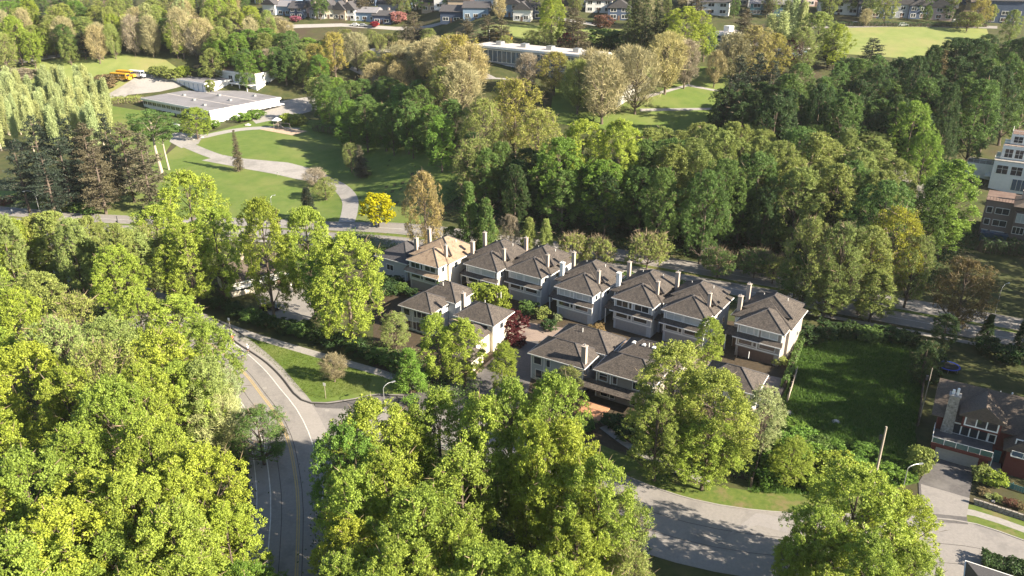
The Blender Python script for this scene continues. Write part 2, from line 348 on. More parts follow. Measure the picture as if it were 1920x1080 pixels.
def conifer(kind, seed, H, Rr, t0, style, bark='bark', trunk_r=.3):
    g = np.random.default_rng(seed); C = []; D = []; tn = []; mb = MB()
    mb.tube([(0, 0, -.5), (g.normal() * .1, 0, H * .5), (0, 0, H * .97)], [trunk_r * 1.2, trunk_r * .75, .04], 7)
    z = H * t0; step = dict(pine=.8, spruce=.62)[style]
    while z < H * .985:
        s = (z - H * t0) / (H * (1 - t0))
        base = Rr * ((1 - s) ** (.55 if style == 'pine' else .85)) * (1 if s > .12 else .55 + 3.7 * s) + .12
        nb = g.integers(4, 7) if style == 'pine' else g.integers(6, 9)
        for b in range(nb):
            if style == 'pine' and g.random() < .12: continue
            a = g.random() * 6.28; ln = base * (.55 + .5 * g.random()); rise = (.05 + .3 * s) if style == 'pine' else (-.35 + .45 * s)
            o = np.array([math.cos(a), math.sin(a), rise]); tip = np.array([0, 0, z]) + o * ln
            if ln > 1.2: mb.tube([(0, 0, z), tip * .9 + np.array([0, 0, z]) * .1], [.07, .02], 3, cap=False)
            nt = max(2, int(ln * (2.6 if style == 'pine' else 3.4))); br = g.normal() * .12
            for i in range(nt):
                f = (.3 if style == 'pine' else .15) + .75 * (i + g.random()) / nt; side = g.normal() * .22 * ln * (1.1 - f)
                c = np.array([0, 0, z]) + o * ln * f + np.array([-math.sin(a), math.cos(a), 0]) * side + np.array([0, 0, g.normal() * .12 - (.12 * f * f * ln if style == 'spruce' else 0)])
                C.append(c); D.append(o); tn.append(br)
        z += step * (.75 + .5 * g.random())
    C = np.array(C); D = unit(np.array(D)); tn = np.array(tn); nl = 9 if style == 'pine' else 6; q = np.repeat(np.arange(len(C)), nl)
    CC = C[q] + g.normal(size=(len(q), 3)) * ([.30, .30, .16] if style == 'pine' else [.22, .22, .14])
    T = unit(D[q] * .7 + g.normal(size=(len(q), 3)) * .6 + [0, 0, .25 if style == 'pine' else -.15]); Nn = unit(np.cross(T, g.normal(size=(len(q), 3))) + [0, 0, .2])
    me = leaf_mesh(kind + '_crown', CC, Nn, (.30 if style == 'pine' else .24) * (.7 + .6 * g.random(len(q))), np.full(len(q), .30), .5 + tn[q] + g.normal(size=len(q)) * .16, ['needle'], None, T, g)
    return me, mb.mesh(kind + '_trunk', bark), H, Rr
def tall_pine(seed):
    g = np.random.default_rng(seed)
    me, tr, H, Rr = lobed('tall_pine', seed, 20, 4, .62, 'flat', 16, 26, 12, .34, .22, .3, bark='pale_bark', wid=.3, squash=.55)
    return me, tr, H, Rr
def plume(seed):
    g = np.random.default_rng(seed); H, Rr = 20, 2.4; C = []; D = []; tn = []; mb = MB(); mb.tube([(0, 0, -.5), (0, 0, H * .9)], [.3, .05], 6)
    for b in range(46):
        z0 = H * (.06 + .8 * b / 46); a = b * 2.4 + g.normal() * .4; ln = (H - z0) * .30 + .8; t_ = z0 / H; pr = Rr * (.8 + .2 * min(1, 5 * t_)) * (1.02 - t_) ** .6; br = g.normal() * .06
        for i in range(16):
            f = (i + g.random()) / 16; C.append([math.cos(a) * pr * (.25 + .75 * f ** .5) * .9, math.sin(a) * pr * (.25 + .75 * f ** .5) * .9, min(H, z0 + ln * f)]); D.append([math.cos(a) * .2, math.sin(a) * .2, 1]); tn.append(br)
    C = np.array(C); D = unit(np.array(D)); q = np.repeat(np.arange(len(C)), 11); tn = np.array(tn)
    CC = C[q] + g.normal(size=(len(q), 3)) * [.34, .34, .45]; Nn = unit(g.normal(size=(len(q), 3)) + unit(C * [1, 1, 0] + 1e-3)[q] * .7); T = D[q] + g.normal(size=(len(q), 3)) * .5
    me = leaf_mesh('poplar_crown', CC, Nn, .2 * (.7 + .6 * g.random(len(q))), np.full(len(q), .5), .5 + tn[q] + g.normal(size=len(q)) * .14, ['leaf'], None, T, g)
    return me, mb.mesh('poplar_trunk', 'pale_bark'), H, Rr
PROTO['maple'] = [lobed('maple', 100 + i, 20, 7, .16, 'maple', 78, 24, 20, .185, .12, .36, wid=.72, ntw=300, tuft=.44, squash=1.3, up=.65, limbs=16) for i in range(6)]
PROTO['alder'] = [lobed('alder', 200 + i, 20, 5, .14, 'alder', 66, 24, 15, .21, .125, .28, wid=.68, ntw=300, squash=1.4, tuft=.42, up=.65, limbs=16) for i in range(6)]
PROTO['bud'] = [lobed('budding_tree', 300 + i, 18, 7, .18, 'maple', 74, 24, 12, .19, .125, .36, wid=.66, ntw=1400, tuft=.5, squash=1.2, up=.6, limbs=30) for i in range(5)]
PROTO['bare'] = [lobed('bare_tree', 400 + i, 18, 7, .16, ('vase', 'maple')[i % 2], 70, 14, 5, (.20, .26)[i % 2], .13, .36, wid=.55, ntw=(8500, 7500)[i % 2], tw='twig_tint', limbs=46, tuft=.6, squash=1.2) for i in range(6)]
PROTO['ball'] = [lobed('round_tree', 500 + i, 10, 4.5, .2, 'ball', 34, 24, 11, .30, .22, .2, wid=.65, tuft=.35) for i in range(2)]
PROTO['cherry'] = [lobed('cherry_tree', 600 + i, 8, 6, .3, 'flat', 40, 24, 11, .26, .15, .22, wid=.6, ntw=1500, squash=.5, tuft=.4, limbs=20) for i in range(3)]
PROTO['cedar'] = [lobed('cedar_tree', 700 + i, 16, 4, .04, 'cone', 80, 22, 12, .24, .17, .25, wid=.42, up=1.0, squash=1.5, tuft=.5, ntw=300) for i in range(3)]
PROTO['shrub'] = [lobed('shrub', 800 + i, 3, 2, .12, 'ball', 22, 18, 11, .38, .14, .07, wid=.55, tuft=.22, limbs=8) for i in range(4)]
PROTO['pine'] = [conifer('pine_tree', 900 + i, 18, 5.5, .12, 'pine') for i in range(4)]
PROTO['spruce'] = [conifer('spruce_tree', 950 + i, 20, 3.8, .06, 'spruce') for i in range(3)]
PROTO['tallpine'] = [tall_pine(980 + i) for i in range(2)]
PROTO['poplar'] = [plume(990 + i) for i in range(3)]
NAMES = dict(maple='maple_tree', alder='alder_tree', bud='budding_tree', bare='bare_tree', ball='round_tree', cherry='cherry_tree', cedar='cedar_tree', shrub='garden_shrub', pine='pine_tree', spruce='spruce_tree', tallpine='tall_pine_tree', poplar='poplar_tree')
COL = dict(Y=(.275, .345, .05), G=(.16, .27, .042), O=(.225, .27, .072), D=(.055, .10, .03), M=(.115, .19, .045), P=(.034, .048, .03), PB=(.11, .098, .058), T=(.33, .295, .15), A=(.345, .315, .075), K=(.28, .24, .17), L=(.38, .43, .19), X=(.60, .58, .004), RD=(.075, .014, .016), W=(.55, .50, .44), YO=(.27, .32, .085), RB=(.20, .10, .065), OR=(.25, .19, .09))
tree_n = 0
ROOTS = []
def tree_at(sp, base, h, r, c, label=None, group=None, cat=None, name=None, var=.10):
    global tree_n
    tree_n += 1; g = random.Random(tree_n * 7 + 3)
    me, tr, H, Rr = PROTO[sp][g.randrange(len(PROTO[sp]))]
    rt = empty(name or NAMES[sp], (base.x, base.y, tz(base.x, base.y)), g.random() * 6.28, label, cat or ('shrub' if sp == 'shrub' else 'tree'), group)
    qx = 1 + g.uniform(-.1, .1); rt.scale = (r / Rr * qx, r / Rr / qx, h / H)
    cr = link('crown', me, rt); link('trunk', tr, rt)
    cc = COL[c] if isinstance(c, str) else c; k = 1 + g.uniform(-var, var); hsh = g.uniform(-var, var) * .6
    cr.color = (cc[0] * k * (1 + hsh), cc[1] * k, cc[2] * k * (1 - hsh), 1)
    ROOTS.append((base.x, base.y, r)); return rt
def T(sp, px, py, h, r, c, label=None, group=None, cat=None, name=None):
    """tree whose tip shows at that photo point, h metres tall, crown radius r"""
    return tree_at(sp, P(px, py, h), h, r, c, label, group, cat, name)
def TB(sp, px, py, h, r, c, label=None, group=None, cat=None, name=None):
    return tree_at(sp, P(px, py), h, r, c, label, group, cat, name)
ORD = ['first', 'second', 'third', 'fourth', 'fifth', 'sixth', 'seventh', 'eighth', 'ninth', 'tenth', 'eleventh', 'twelfth', 'thirteenth', 'fourteenth', 'fifteenth', 'sixteenth']
def rows(lst, desc, place, group, n=4):
    """a listed wood: each tree gets its row (from the far side) and its order from the left"""
    lst = sorted(lst, key=lambda q: q[2]); k = -(-len(lst) // n); nm = {4: ['farthest', 'second', 'third', 'nearest'], 3: ['farthest', 'middle', 'nearest'], 2: ['farther', 'nearer']}[n]; g = random.Random(len(lst))
    for i in range(n):
        row = sorted(lst[i * k:(i + 1) * k], key=lambda q: q[1])
        for j, q in enumerate(row):
            c = COL[q[5]]; t = g.uniform(-1, 1); c = (c[0] * (1 + .09 * t), c[1] * (1 + .03 * t), c[2] * (1 - .1 * t))
            T(q[0], q[1], q[2], q[3] * g.uniform(.88, 1.06), q[4] * g.uniform(.84, 1.0), c, '%s, %s from left, %s row of the %s' % (desc[q[0]], ORD[j], nm[i], place), group)
def inpoly(x, y, poly):
    ins = False; j = len(poly) - 1
    for i in range(len(poly)):
        if (poly[i][1] > y) != (poly[j][1] > y) and x < (poly[j][0] - poly[i][0]) * (y - poly[i][1]) / (poly[j][1] - poly[i][1]) + poly[i][0]: ins = not ins
        j = i
    return ins
def fill(poly, n, choices, group, label, gap=5, h=(14, 20), r=(3.5, 5.5), seed=1, tries=40):
    """n trees of a wood whose crown tips lie inside a photo outline"""
    g = random.Random(seed); xs = [p[0] for p in poly]; ys = [p[1] for p in poly]; mine = []
    spots = []
    for _ in range(n):
        for _t in range(tries):
            x, y = g.uniform(min(xs), max(xs)), g.uniform(min(ys), max(ys))
            if not inpoly(x, y, poly): continue
            hh = g.uniform(*h); p = P(x, y, hh)
            if all((p.x - q[0]) ** 2 + (p.y - q[1]) ** 2 > gap * gap for q in mine): break
        else: continue
        mine.append((p.x, p.y)); sp, c = g.choice(choices); spots.append((x, y, sp, c, p, hh, g.uniform(*r) * (.75 if sp in ('spruce',) else 1)))
    spots.sort(key=lambda q: q[1]); nr = -(-len(spots) // 12); k = -(-len(spots) // nr)
    for i in range(nr):
        row = sorted(spots[i * k:(i + 1) * k])
        for j, (x, y, sp, c, p, hh, rr) in enumerate(row):
            lb = label if isinstance(label, str) else label[sp + c]
            where = ', %s from left' % ORD[j] + ('' if nr == 1 else ', %s row' % ('farthest' if i == 0 else 'nearest' if i == nr - 1 else ORD[i]))
            tree_at(sp, p, hh, rr, c, lb + where, group)
def scatter(name, polys, n, size, hgt, c, label, group=None, seed=0, wid=.5, mats=('leaf',), clump=5, blades=False, kind='stuff'):
    """loose low growth over world outlines: one object"""
    g = np.random.default_rng(seed); pts = []
    areas = []
    for pl in polys:
        a = 0
        for i in range(len(pl)): a += pl[i - 1][0] * pl[i][1] - pl[i][0] * pl[i - 1][1]
        areas.append(abs(a) / 2)
    tot = sum(areas)
    for pl, a in zip(polys, areas):
        xs = [p[0] for p in pl]; ys = [p[1] for p in pl]; k = int(n * a / tot); got = 0; t = 0
        while got < k and t < 60 * k:
            t += 1; x, y = g.uniform(min(xs), max(xs)), g.uniform(min(ys), max(ys))
            if inpoly(x, y, pl): pts.append((x, y)); got += 1
    pts = np.array(pts); zz = tzv(pts[:, 0], pts[:, 1])
    ct = g.normal(size=len(pts)) * .13; ch = hgt * (.5 + .9 * g.random(len(pts)))
    q = np.repeat(np.arange(len(pts)), clump); m = len(q); u = g.random(m)
    if blades:
        C = np.stack([pts[q, 0] + g.normal(size=m) * size, pts[q, 1] + g.normal(size=m) * size, zz[q] + ch[q] * .45], 1)
        Tn = unit(g.normal(size=(m, 3)) * .35 + [0, 0, 1]); Nn = unit(np.cross(Tn, g.normal(size=(m, 3)))); S = ch[q] * .5
    else:
        sp = ch[q] * .8
        C = np.stack([pts[q, 0] + g.normal(size=m) * sp, pts[q, 1] + g.normal(size=m) * sp, zz[q] + ch[q] * u + .05], 1)
        Tn = g.normal(size=(m, 3)); Nn = unit(g.normal(size=(m, 3)) * .7 + [0, 0, .8]); S = size * (.6 + .8 * g.random(m))
    me = leaf_mesh(name, C, Nn, S, np.full(m, wid), .5 + ct[q] + g.normal(size=m) * .12, mats, None, Tn, g)
    o = link(name, me); o.color = (*COL[c], 1) if isinstance(c, str) else (*c, 1); tag(o, label, None, group, kind); return o
def hedge(a, b, wd, h, c, label, group=None, name='hedge', dens=60):
    """clipped hedge between world points: a dense leafy skin over dark twiggy stems"""
    a = Vector((a[0], a[1], 0)); b = Vector((b[0], b[1], 0)); L = (b - a).length; g = np.random.default_rng(int(abs(a.x * 13 + b.y * 7)))
    rt = empty(name, (a.x, a.y, tz(a.x, a.y)), math.atan2(b.y - a.y, b.x - a.x), label, 'hedge', group); dz = (tz(b.x, b.y) - tz(a.x, a.y)) / max(L, .1)
    n = int(dens * (L * (wd + 2 * h))); u = g.random(n) * L; face = g.random(n) * (wd + 2 * h)
    y = np.where(face < wd, face - wd / 2, np.where(face < wd + h, -wd / 2, wd / 2)); z = np.where(face < wd, h, np.where(face < wd + h, face - wd, face - wd - h))
    bump = 1 + .10 * np.sin(u * 1.7 + 1) + .07 * np.sin(u * 4.1)
    C = np.stack([u, y * bump, z * bump * .95], 1) + g.normal(size=(n, 3)) * .09; C[:, 2] += dz * u
    Nn = unit(g.normal(size=(n, 3)) * .8 + np.stack([0 * u, y, z - h * .5], 1))
    me = leaf_mesh('hedge_foliage', C, Nn, .10 + .10 * g.random(n), np.full(n, .6), .5 + g.normal(size=n) * .2, ['leaf'], None, None, g)
    o = link('foliage', me, rt); o.color = (*COL[c], 1)
    mb = MB(); k = max(2, int(L / 1.2))
    for i in range(k): mb.tube([((i + .5) * L / k, 0, -.2 + dz * i * L / k), ((i + .5) * L / k + .1, 0, h * .85 + dz * i * L / k)], [wd * .3, wd * .22], 5)
    mb.build('stem', 'bark', rt); return rt
# ------------------------------------------------------------------ ground, roads, paths
def ground():
    xs = XK; v = []; f = []
    for y in KNOTS:
        for x in xs: v.append((x, y, tz(x, y)))
    n = len(xs)
    for j in range(len(KNOTS) - 1):
        for i in range(n - 1): f.append((j * n + i, j * n + i + 1, (j + 1) * n + i + 1, (j + 1) * n + i))
    me = bpy.data.meshes.new('ground'); me.from_pydata(v, [], f); me.materials.append(MATS['ground']); tag(link('ground', me), kind='structure')
ground()
def sheet(name, px, z, m): return drape(name, PX(px), z, m)
# park, fields
sheet('park_lawn', [(300, 300), (345, 262), (480, 225), (600, 225), (860, 270), (880, 350), (780, 425), (640, 428), (420, 418), (250, 412), (200, 380)], .02, 'lawn')
sheet('verge', [(-120, 352), (60, 360), (330, 398), (250, 416), (-120, 402)], .024, 'lawn')
sheet('sports_field', [(-60, 150), (100, 112), (240, 101), (310, 112), (350, 140), (250, 165), (60, 215), (-60, 215)], .02, 'dry_lawn')
sheet('upper_field', [(1570, 100), (1560, 52), (1700, 49), (1850, 54), (1860, 84), (1780, 96), (1700, 110)], .02, 'dry_lawn')
sheet('school_field', [(880, 62), (1100, 52), (1180, 56), (1120, 84), (880, 84)], .02, 'dry_lawn')
sheet('slope_lawn', [(1040, 150), (1240, 120), (1400, 130), (1380, 250), (1330, 285), (1180, 250), (1030, 230)], .02, 'lawn')
sheet('street_verge', [(400, 606), (470, 628), (722, 702), (790, 728), (740, 742), (640, 760), (590, 756), (560, 744), (520, 700), (455, 650)], .03, 'lawn')
sheet('meadow', [(1500, 655), (1560, 625), (1725, 640), (1740, 700), (1715, 800), (1722, 905), (1600, 935), (1400, 930), (1410, 860), (1478, 720)], .03, 'meadow')
sheet('garden_ground', [(700, 500), (1490, 620), (1470, 760), (1400, 900), (1180, 850), (700, 740)], .02, 'soil')
sheet('courtyard_paving', [(840, 560), (960, 600), (1120, 625), (1260, 660), (1420, 700), (1478, 712), (1450, 770), (1330, 700), (1200, 650), (1090, 625), (1010, 640), (985, 760), (880, 790), (800, 760), (890, 700), (960, 640)], .05, 'paver')
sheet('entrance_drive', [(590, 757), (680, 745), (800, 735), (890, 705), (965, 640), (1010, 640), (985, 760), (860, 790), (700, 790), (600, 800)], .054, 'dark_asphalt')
sheet('lower_driveway', [(540, 535), (580, 545), (590, 590), (560, 618), (505, 590), (470, 545)], .05, 'asphalt')
sheet('school_lawn', [(195, 196), (270, 208), (330, 238), (325, 262), (300, 305), (230, 300), (190, 250)], .02, 'lawn')
# avenue behind the houses
AV = smooth([P(*q) for q in [(-400, 385), (-100, 398), (120, 416), (300, 424), (500, 428), (690, 438), (900, 462), (1155, 492), (1370, 528), (1600, 568), (1870, 616), (2150, 672)]], 4)
strip('avenue', AV, -7.2, 7.2, .06, 'asphalt')
strip('avenue_median', AV, -.9, .9, .075, 'verge')
kerb('median_kerb', AV, .95, .16); kerb('median_kerb', AV, -.95, .16); kerb('avenue_kerb', AV, 7.3, .16); kerb('avenue_kerb', AV, -7.3, .16)
strip('avenue_sidewalk', AV, -10.6, -9.0, .06, 'concrete'); 0
strip('lane_line', AV, 4.0, 4.12, .072, 'white_line'); strip('lane_line', AV, -4.12, -4.0, .072, 'white_line')
# curving street at the left
ST = smooth([P(*q) for q in [(60, 440), (190, 530), (330, 608), (400, 650), (455, 698), (490, 742), (517, 778), (537, 820), (547, 860), (556, 920), (558, 960), (554, 1080), (540, 1300)]], 2.5)
strip('street', ST, -6.6, 6.6, .06, 'asphalt')
strip('parking_lane', ST, -6.4, -3.7, .066, 'asphalt_patch') 
strip('bike_lane', ST, 3.6, 6.3, .068, 'bike_lane')
strip('centre_line', ST, -.12, .06, .072, 'yellow_line'); strip('centre_line', ST, .2, .34, .072, 'yellow_line')
strip('edge_line', ST, 3.5, 3.64, .074, 'white_line'); strip('edge_line', ST, -3.75, -3.6, .074, 'white_line'); strip('edge_line', ST, -5.65, -5.53, .074, 'white_line')
strip('seam', ST, .75, .83, .073, 'crack'); strip('seam', ST, -2.2, -2.13, .07, 'crack')
# cross street at the lower right
RD = smooth([P(*q) for q in [(560, 800), (690, 815), (850, 850), (1000, 885), (1160, 930), (1300, 1002), (1440, 1040), (1600, 1030), (1760, 1010), (1920, 1055), (2100, 1110)]], 2.5)
RE = smooth([P(*q) for q in [(1100, 860), (1208, 908), (1300, 938), (1400, 956), (1500, 964), (1620, 966), (1740, 972), (1830, 984), (1920, 1015), (2100, 1075)]], 2.5)
drape('cross_street', [(p.x, p.y) for p in RE] + [(p.x, p.y) for p in reversed(offs(RE, -15))], .058, 'asphalt') if False else strip('cross_street', RE, -13.5, 0, .058, 'asphalt')
strip('entrance_street', smooth([P(*q) for q in [(545, 790), (640, 795), (800, 800), (1000, 850), (1110, 870)]], 2.5), -5, 4.5, .062, 'asphalt')
kerb('cross_street_kerb', RE, .08, .14); kerb('cross_street_kerb', RE[len(RE) * 3 // 4:], -13.55, .14)
strip('seam', RE, -5.2, -5.12, .066, 'crack'); strip('seam', RE, -8.9, -8.83, .066, 'crack')
strip('cross_street_verge', RE, .2, 4.5, .05, 'verge'); strip('cross_street_sidewalk', RE[len(RE) * 11 // 16:], 1.9, 3.3, .062, 'concrete')
strip('garden_footpath', smooth(PX([(1130, 800), (1170, 830), (1215, 858), (1260, 880), (1330, 905)]), 2), -.7, .7, .06, 'concrete')
strip('far_verge', RE[len(RE) * 2 // 3:], -15.6, -13.7, .05, 'verge'); strip('far_sidewalk', RE[len(RE) * 2 // 3:], -17.2, -15.7, .062, 'concrete')
sheet('concrete_patch', [(1365, 1003), (1418, 962), (1475, 973), (1476, 1000), (1420, 985)], .07, 'asphalt_patch')
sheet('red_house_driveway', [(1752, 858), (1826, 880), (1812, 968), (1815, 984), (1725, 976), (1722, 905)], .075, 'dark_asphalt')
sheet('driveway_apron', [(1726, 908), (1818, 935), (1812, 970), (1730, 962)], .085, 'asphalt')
KB = smooth(PX([(404, 610), (447, 643), (472, 659), (502, 680), (529, 706), (553, 737), (567, 749), (584, 755), (614, 756), (665, 748), (705, 740), (760, 742)]), 1.5)
kerb('street_kerb', KB, 0, .13, .22, 'asphalt'); strip('gutter', KB, -.5, -.14, .078, 'crack')
SW = smooth(PX([(300, 570), (392, 600), (470, 628), (560, 655), (640, 678), (722, 702), (790, 728)]), 2)
strip('boulevard_sidewalk', SW, -1.0, 1.0, .06, 'concrete')
# park paths and school yard
PA = smooth(PX([(330, 262), (365, 278), (404, 293), (440, 302), (490, 311), (540, 320), (590, 330), (632, 348), (655, 372), (655, 400), (645, 428)]), 2.5)
strip('park_path', PA, -2.4, 2.4, .06, 'path')
sheet('path_widening', [(378, 301), (420, 291), (451, 297), (540, 305), (600, 320), (640, 345), (560, 337), (512, 326), (466, 318), (432, 311)], .064, 'path')
strip('school_path', smooth(PX([(335, 262), (370, 259), (410, 250), (450, 243), (500, 240), (560, 243)]), 2.5), -2.2, 2.2, .06, 'path')
sheet('forecourt', [(322, 250), (345, 248), (382, 253), (372, 270), (340, 278), (318, 266)], .066, 'path')
sheet('playground_sand', [(487, 243), (520, 239), (577, 246), (548, 254)], .08, 'sand')
sheet('school_yard', [(205, 175), (262, 140), (330, 137), (380, 148), (330, 165), (300, 172), (240, 178), (225, 190), (200, 185)], .06, 'path')
sheet('school_terrace', [(460, 212), (520, 190), (600, 178), (640, 190), (560, 215), (480, 232)], .05, 'path')
sheet('field_track', [(-60, 126), (60, 108), (150, 97), (165, 99), (70, 114), (-60, 134)], .06, 'path')
sheet('upper_road', [(1480, 50), (1580, 47), (1700, 46), (1870, 49), (1870, 54), (1700, 50), (1480, 54)], .06, 'asphalt')
sheet('far_street', [(520, 47), (640, 44), (760, 50), (1130, 46), (1130, 51), (760, 56), (640, 50), (520, 54)], .06, 'path')
sheet('slope_path', [(1180, 187), (1290, 158), (1350, 170), (1350, 173), (1290, 162), (1190, 191)], .06, 'path')
sheet('slope_track', [(1200, 204), (1350, 202), (1350, 206), (1200, 209)], .06, 'path')
sheet('school_walk', [(660, 125), (700, 138), (800, 148), (930, 146), (1000, 150), (1000, 154), (900, 151), (780, 152), (680, 142), (655, 130)], .06, 'path')
# ------------------------------------------------------------------ houses
def frame_at(px, py, h, ang, ox, oy):
    """place a local frame so that local point (ox, oy) at height h shows at that photo point"""
    p = P(px, py, h); c, s = math.cos(ang), math.sin(ang)
    return Vector((p.x - (ox * c - oy * s), p.y - (ox * s + oy * c), tz(p.x, p.y)))
def chimney(par, x, y, z0, z1, wd=.75, m='chimney_brick', pots=1):
    c = MB().box(x - wd / 2, x + wd / 2, y - wd / 2, y + wd / 2, z0, z1).box(x - wd / 2 - .08, x + wd / 2 + .08, y - wd / 2 - .08, y + wd / 2 + .08, z1 + .003, z1 + .16).build('chimney', m, par)
    p = MB()
    for i in range(pots): p.tube([(x, y + (i - (pots - 1) / 2) * .35, z1 + .1), (x, y + (i - (pots - 1) / 2) * .35, z1 + .55)], [.13, .12], 7)
    p.build('chimney_pot', 'metal', c)
def vent(par, x, y, z, h=.6, r=.07): MB().tube([(x, y, z - .5), (x, y, z + h)], [r, r], 6).build('vent_pipe', 'white_trim', par)
def fascia(par, x0, x1, y0, y1, z, m='white_trim', t=.07, h=.2, sides='fblr'):
    b = MB()
    if 'f' in sides: b.box(x0 - t, x1 + t, y0 - t, y0 - .004, z - h, z - .02)
    if 'b' in sides: b.box(x0 - t, x1 + t, y1 + .004, y1 + t, z - h, z - .02)
    if 'l' in sides: b.box(x0 - t, x0 - .004, y0 - .003, y1 + .003, z - h + .01, z - .03)
    if 'r' in sides: b.box(x1 + .004, x1 + t, y0 - .003, y1 + .003, z - h + .01, z - .03)
    b.build('gutter', m, par)
def ridge_caps(par, pts, m='slate', r=.1):
    b = MB()
    for a, c in pts: b.tube([Vector(a) + Z * .03, Vector(c) + Z * .03], [r, r], 5)
    b.build('ridge_cap', m, par)
def hipcaps(par, x0, x1, y0, y1, z, rise, axis, ins=None, m='slate', front_only=False):
    W, D = x1 - x0, y1 - y0
    if axis == 'x':
        i = min(ins or D / 2, W / 2 - .05); ym = (y0 + y1) / 2; a, b = (x0 + i, ym, z + rise), (x1 - i, ym, z + rise); e = [((x0, y0, z), a), ((x0, y1, z), a), ((x1, y0, z), b), ((x1, y1, z), b), (a, b)]
    else:
        i = min(ins or W / 2, D / 2 - .05); xm = (x0 + x1) / 2; a, b = (xm, y0 + i, z + rise), (xm, y1 - i, z + rise); e = [((x0, y0, z), a), ((x1, y0, z), a)] + ([] if front_only else [((x0, y1, z), b), ((x1, y1, z), b)]) + [(a, b)]
    ridge_caps(par, e, m)
A35 = R(-34)
def townhouse(px, py, label, wall='grey_wall', roof='shingle', skirt=None, up='glass', wing=False, ch=(1, 1, 1), ang=A35, garage='garage_door', big=1.0, wide_up=False):
    o = frame_at(px, py, 7.0, ang, .5, -.5); h = empty('townhouse', o, ang, label, 'house', 'tall townhouses in the back row'); skirt = skirt or roof
    E = 7.0
    MB().box(-8.4, 0, 0, 6, -.3, E).box(-10.2, .5, 3.2, 12.4, -.31, E - .01).build('wall', wall, h)
    rf = MB().hip(-10.8, 1.05, 2.6, 13, E, 3.0, 'y', ins=4.2).hip(-8.95, .55, -.55, 8.5, E + .02, 2.5, 'y', ins=4.2).hip(-9.3, .4, 4.6, 12.6, E + 1.25, 2.45, 'y', ins=3.2).build('roof', roof, h)
    hipcaps(h, -9.3, .4, 4.6, 12.6, E + 1.25, 2.45, 'y', 3.2); hipcaps(h, -8.95, .55, -.55, 8.5, E + .02, 2.5, 'y', 4.2, front_only=True)
    fascia(h, -8.95, .55, -.55, 2.5, E + .02, sides='flr'); fascia(h, -10.8, 1.05, 2.6, 13, E, sides='lr')
    # skirt roof between the two window storeys, over a moulding
    MB().poly([(-8.9, -1.15, 4.35), (.45, -1.15, 4.35), (.45, -1.15, 4.52), (-8.9, -1.15, 4.52), (.3, -.003, 4.35), (-8.75, -.003, 4.35), (.3, -.003, 5.1), (-8.75, -.003, 5.1)],
              [(0, 1, 2, 3), (3, 2, 6, 7), (0, 5, 4, 1), (1, 4, 6, 2), (0, 3, 7, 5), (5, 7, 6, 4)]).build('skirt_roof', skirt, h)
    MB().box(-8.95, .5, -1.24, -1.155, 4.3, 4.48).build('gutter', 'white_trim', h)
    MB().poly([(-11.2, .9, 3.5), (-8.45, .9, 3.5), (-8.45, .9, 3.66), (-11.2, .9, 3.66), (-8.45, 3.19, 3.5), (-11.2, 3.19, 3.5), (-8.45, 3.19, 4.3), (-11.2, 3.19, 4.3)],
              [(0, 1, 2, 3), (3, 2, 6, 7), (0, 5, 4, 1), (1, 4, 6, 2), (0, 3, 7, 5), (5, 7, 6, 4)]).build('porch_roof', roof, h)
    MB().box(-11.0, -10.84, 1.05, 1.2, -.2, 3.5).build('porch_post', 'white_trim', h)
    MB().box(-10.0, -9.0, 3.10, 3.18, 0, 2.1).build('door', 'brown_door', h)
    # corner boards
    t = MB()
    for x in (-8.46, -4.5, -.16): t.box(x, x + .22, -.07, -.003, 2.3, E - .2)
    t.box(-8.5, .02, -.06, -.003, 2.28, 2.5); t.box(-.003 + .0, .06, -.07, .2, 2.3, E - .2); t.build('trim', 'white_trim', h)
    window(h, (-7.9, 0, 2.85), X, -Y, 2.5, 1.25, 1, 'glass'); window(h, (-5.1, 0, 2.85), X, -Y, .55, 1.25, 1, 'glass'); window(h, (-3.9, 0, 2.9), X, -Y, 2.9, 1.1, 1, 'glass')
    if wide_up:
        window(h, (-7.9, 0, 5.25), X, -Y, 3.2, 1.45, 2, up, bar=.66); window(h, (-4.1, 0, 5.25), X, -Y, 3.4, 1.45, 1, up)
    else:
        window(h, (-7.9, 0, 5.3), X, -Y, 2.5, 1.4, 2, up); window(h, (-5.1, 0, 5.3), X, -Y, .55, 1.4, 1, up); window(h, (-3.8, 0, 5.35), X, -Y, 3.0, 1.2, 2, up)
    window(h, (-9.9, 3.2, 5.4), X, -Y, 1.0, 1.2, 1, up)
    window(h, (.5, 5.2, 5.2), Y, X, 1.2, 1.3, 1, 'glass'); window(h, (.5, 9.0, 2.6), Y, X, 1.0, 1.2, 1, 'glass'); window(h, (0, 1.2, 5.3), Y, X, .9, 1.2, 1, 'glass')
    gd = MB().box(-7.9, -1.0, -.06, -.003, -.1, 2.1).build('garage_door', garage, h)
    g = MB()
    for i in range(1, 4): g.box(-7.88, -1.02, -.085, -.063, i * .52 - .02, i * .52 + .02)
    g.build('door_rail', garage, gd)
    if ch[0]: chimney(h, -9.9, 4.4, 6.5, 10.4, .8, 'white_trim' if ch[0] == 2 else 'chimney_brick')
    if ch[1]: chimney(h, -9.9, 9.2, 6.9, 11.2, .7)
    if ch[2]: chimney(h, -1.0, 4.2, 7.4, 10.6, .6)
    vent(h, -2.2, 9.5, 9.2, .9); vent(h, -5.2, 11.5, 9.0, .4, .05); vent(h, -7, 10, 9.3, .5, .06)
    if wing:
        MB().hip(-1.5, 3.4, 1.2, 8, 6.7, 1.7, 'y').build('wing_roof', roof, h); MB().box(0.01, 2.9, 1.7, 7.6, -.3, 6.6).build('wing_wall', wall, h)
        window(h, (.8, 1.7, 4.9), X, -Y, 1.2, 1.3, 1, up)
    return h
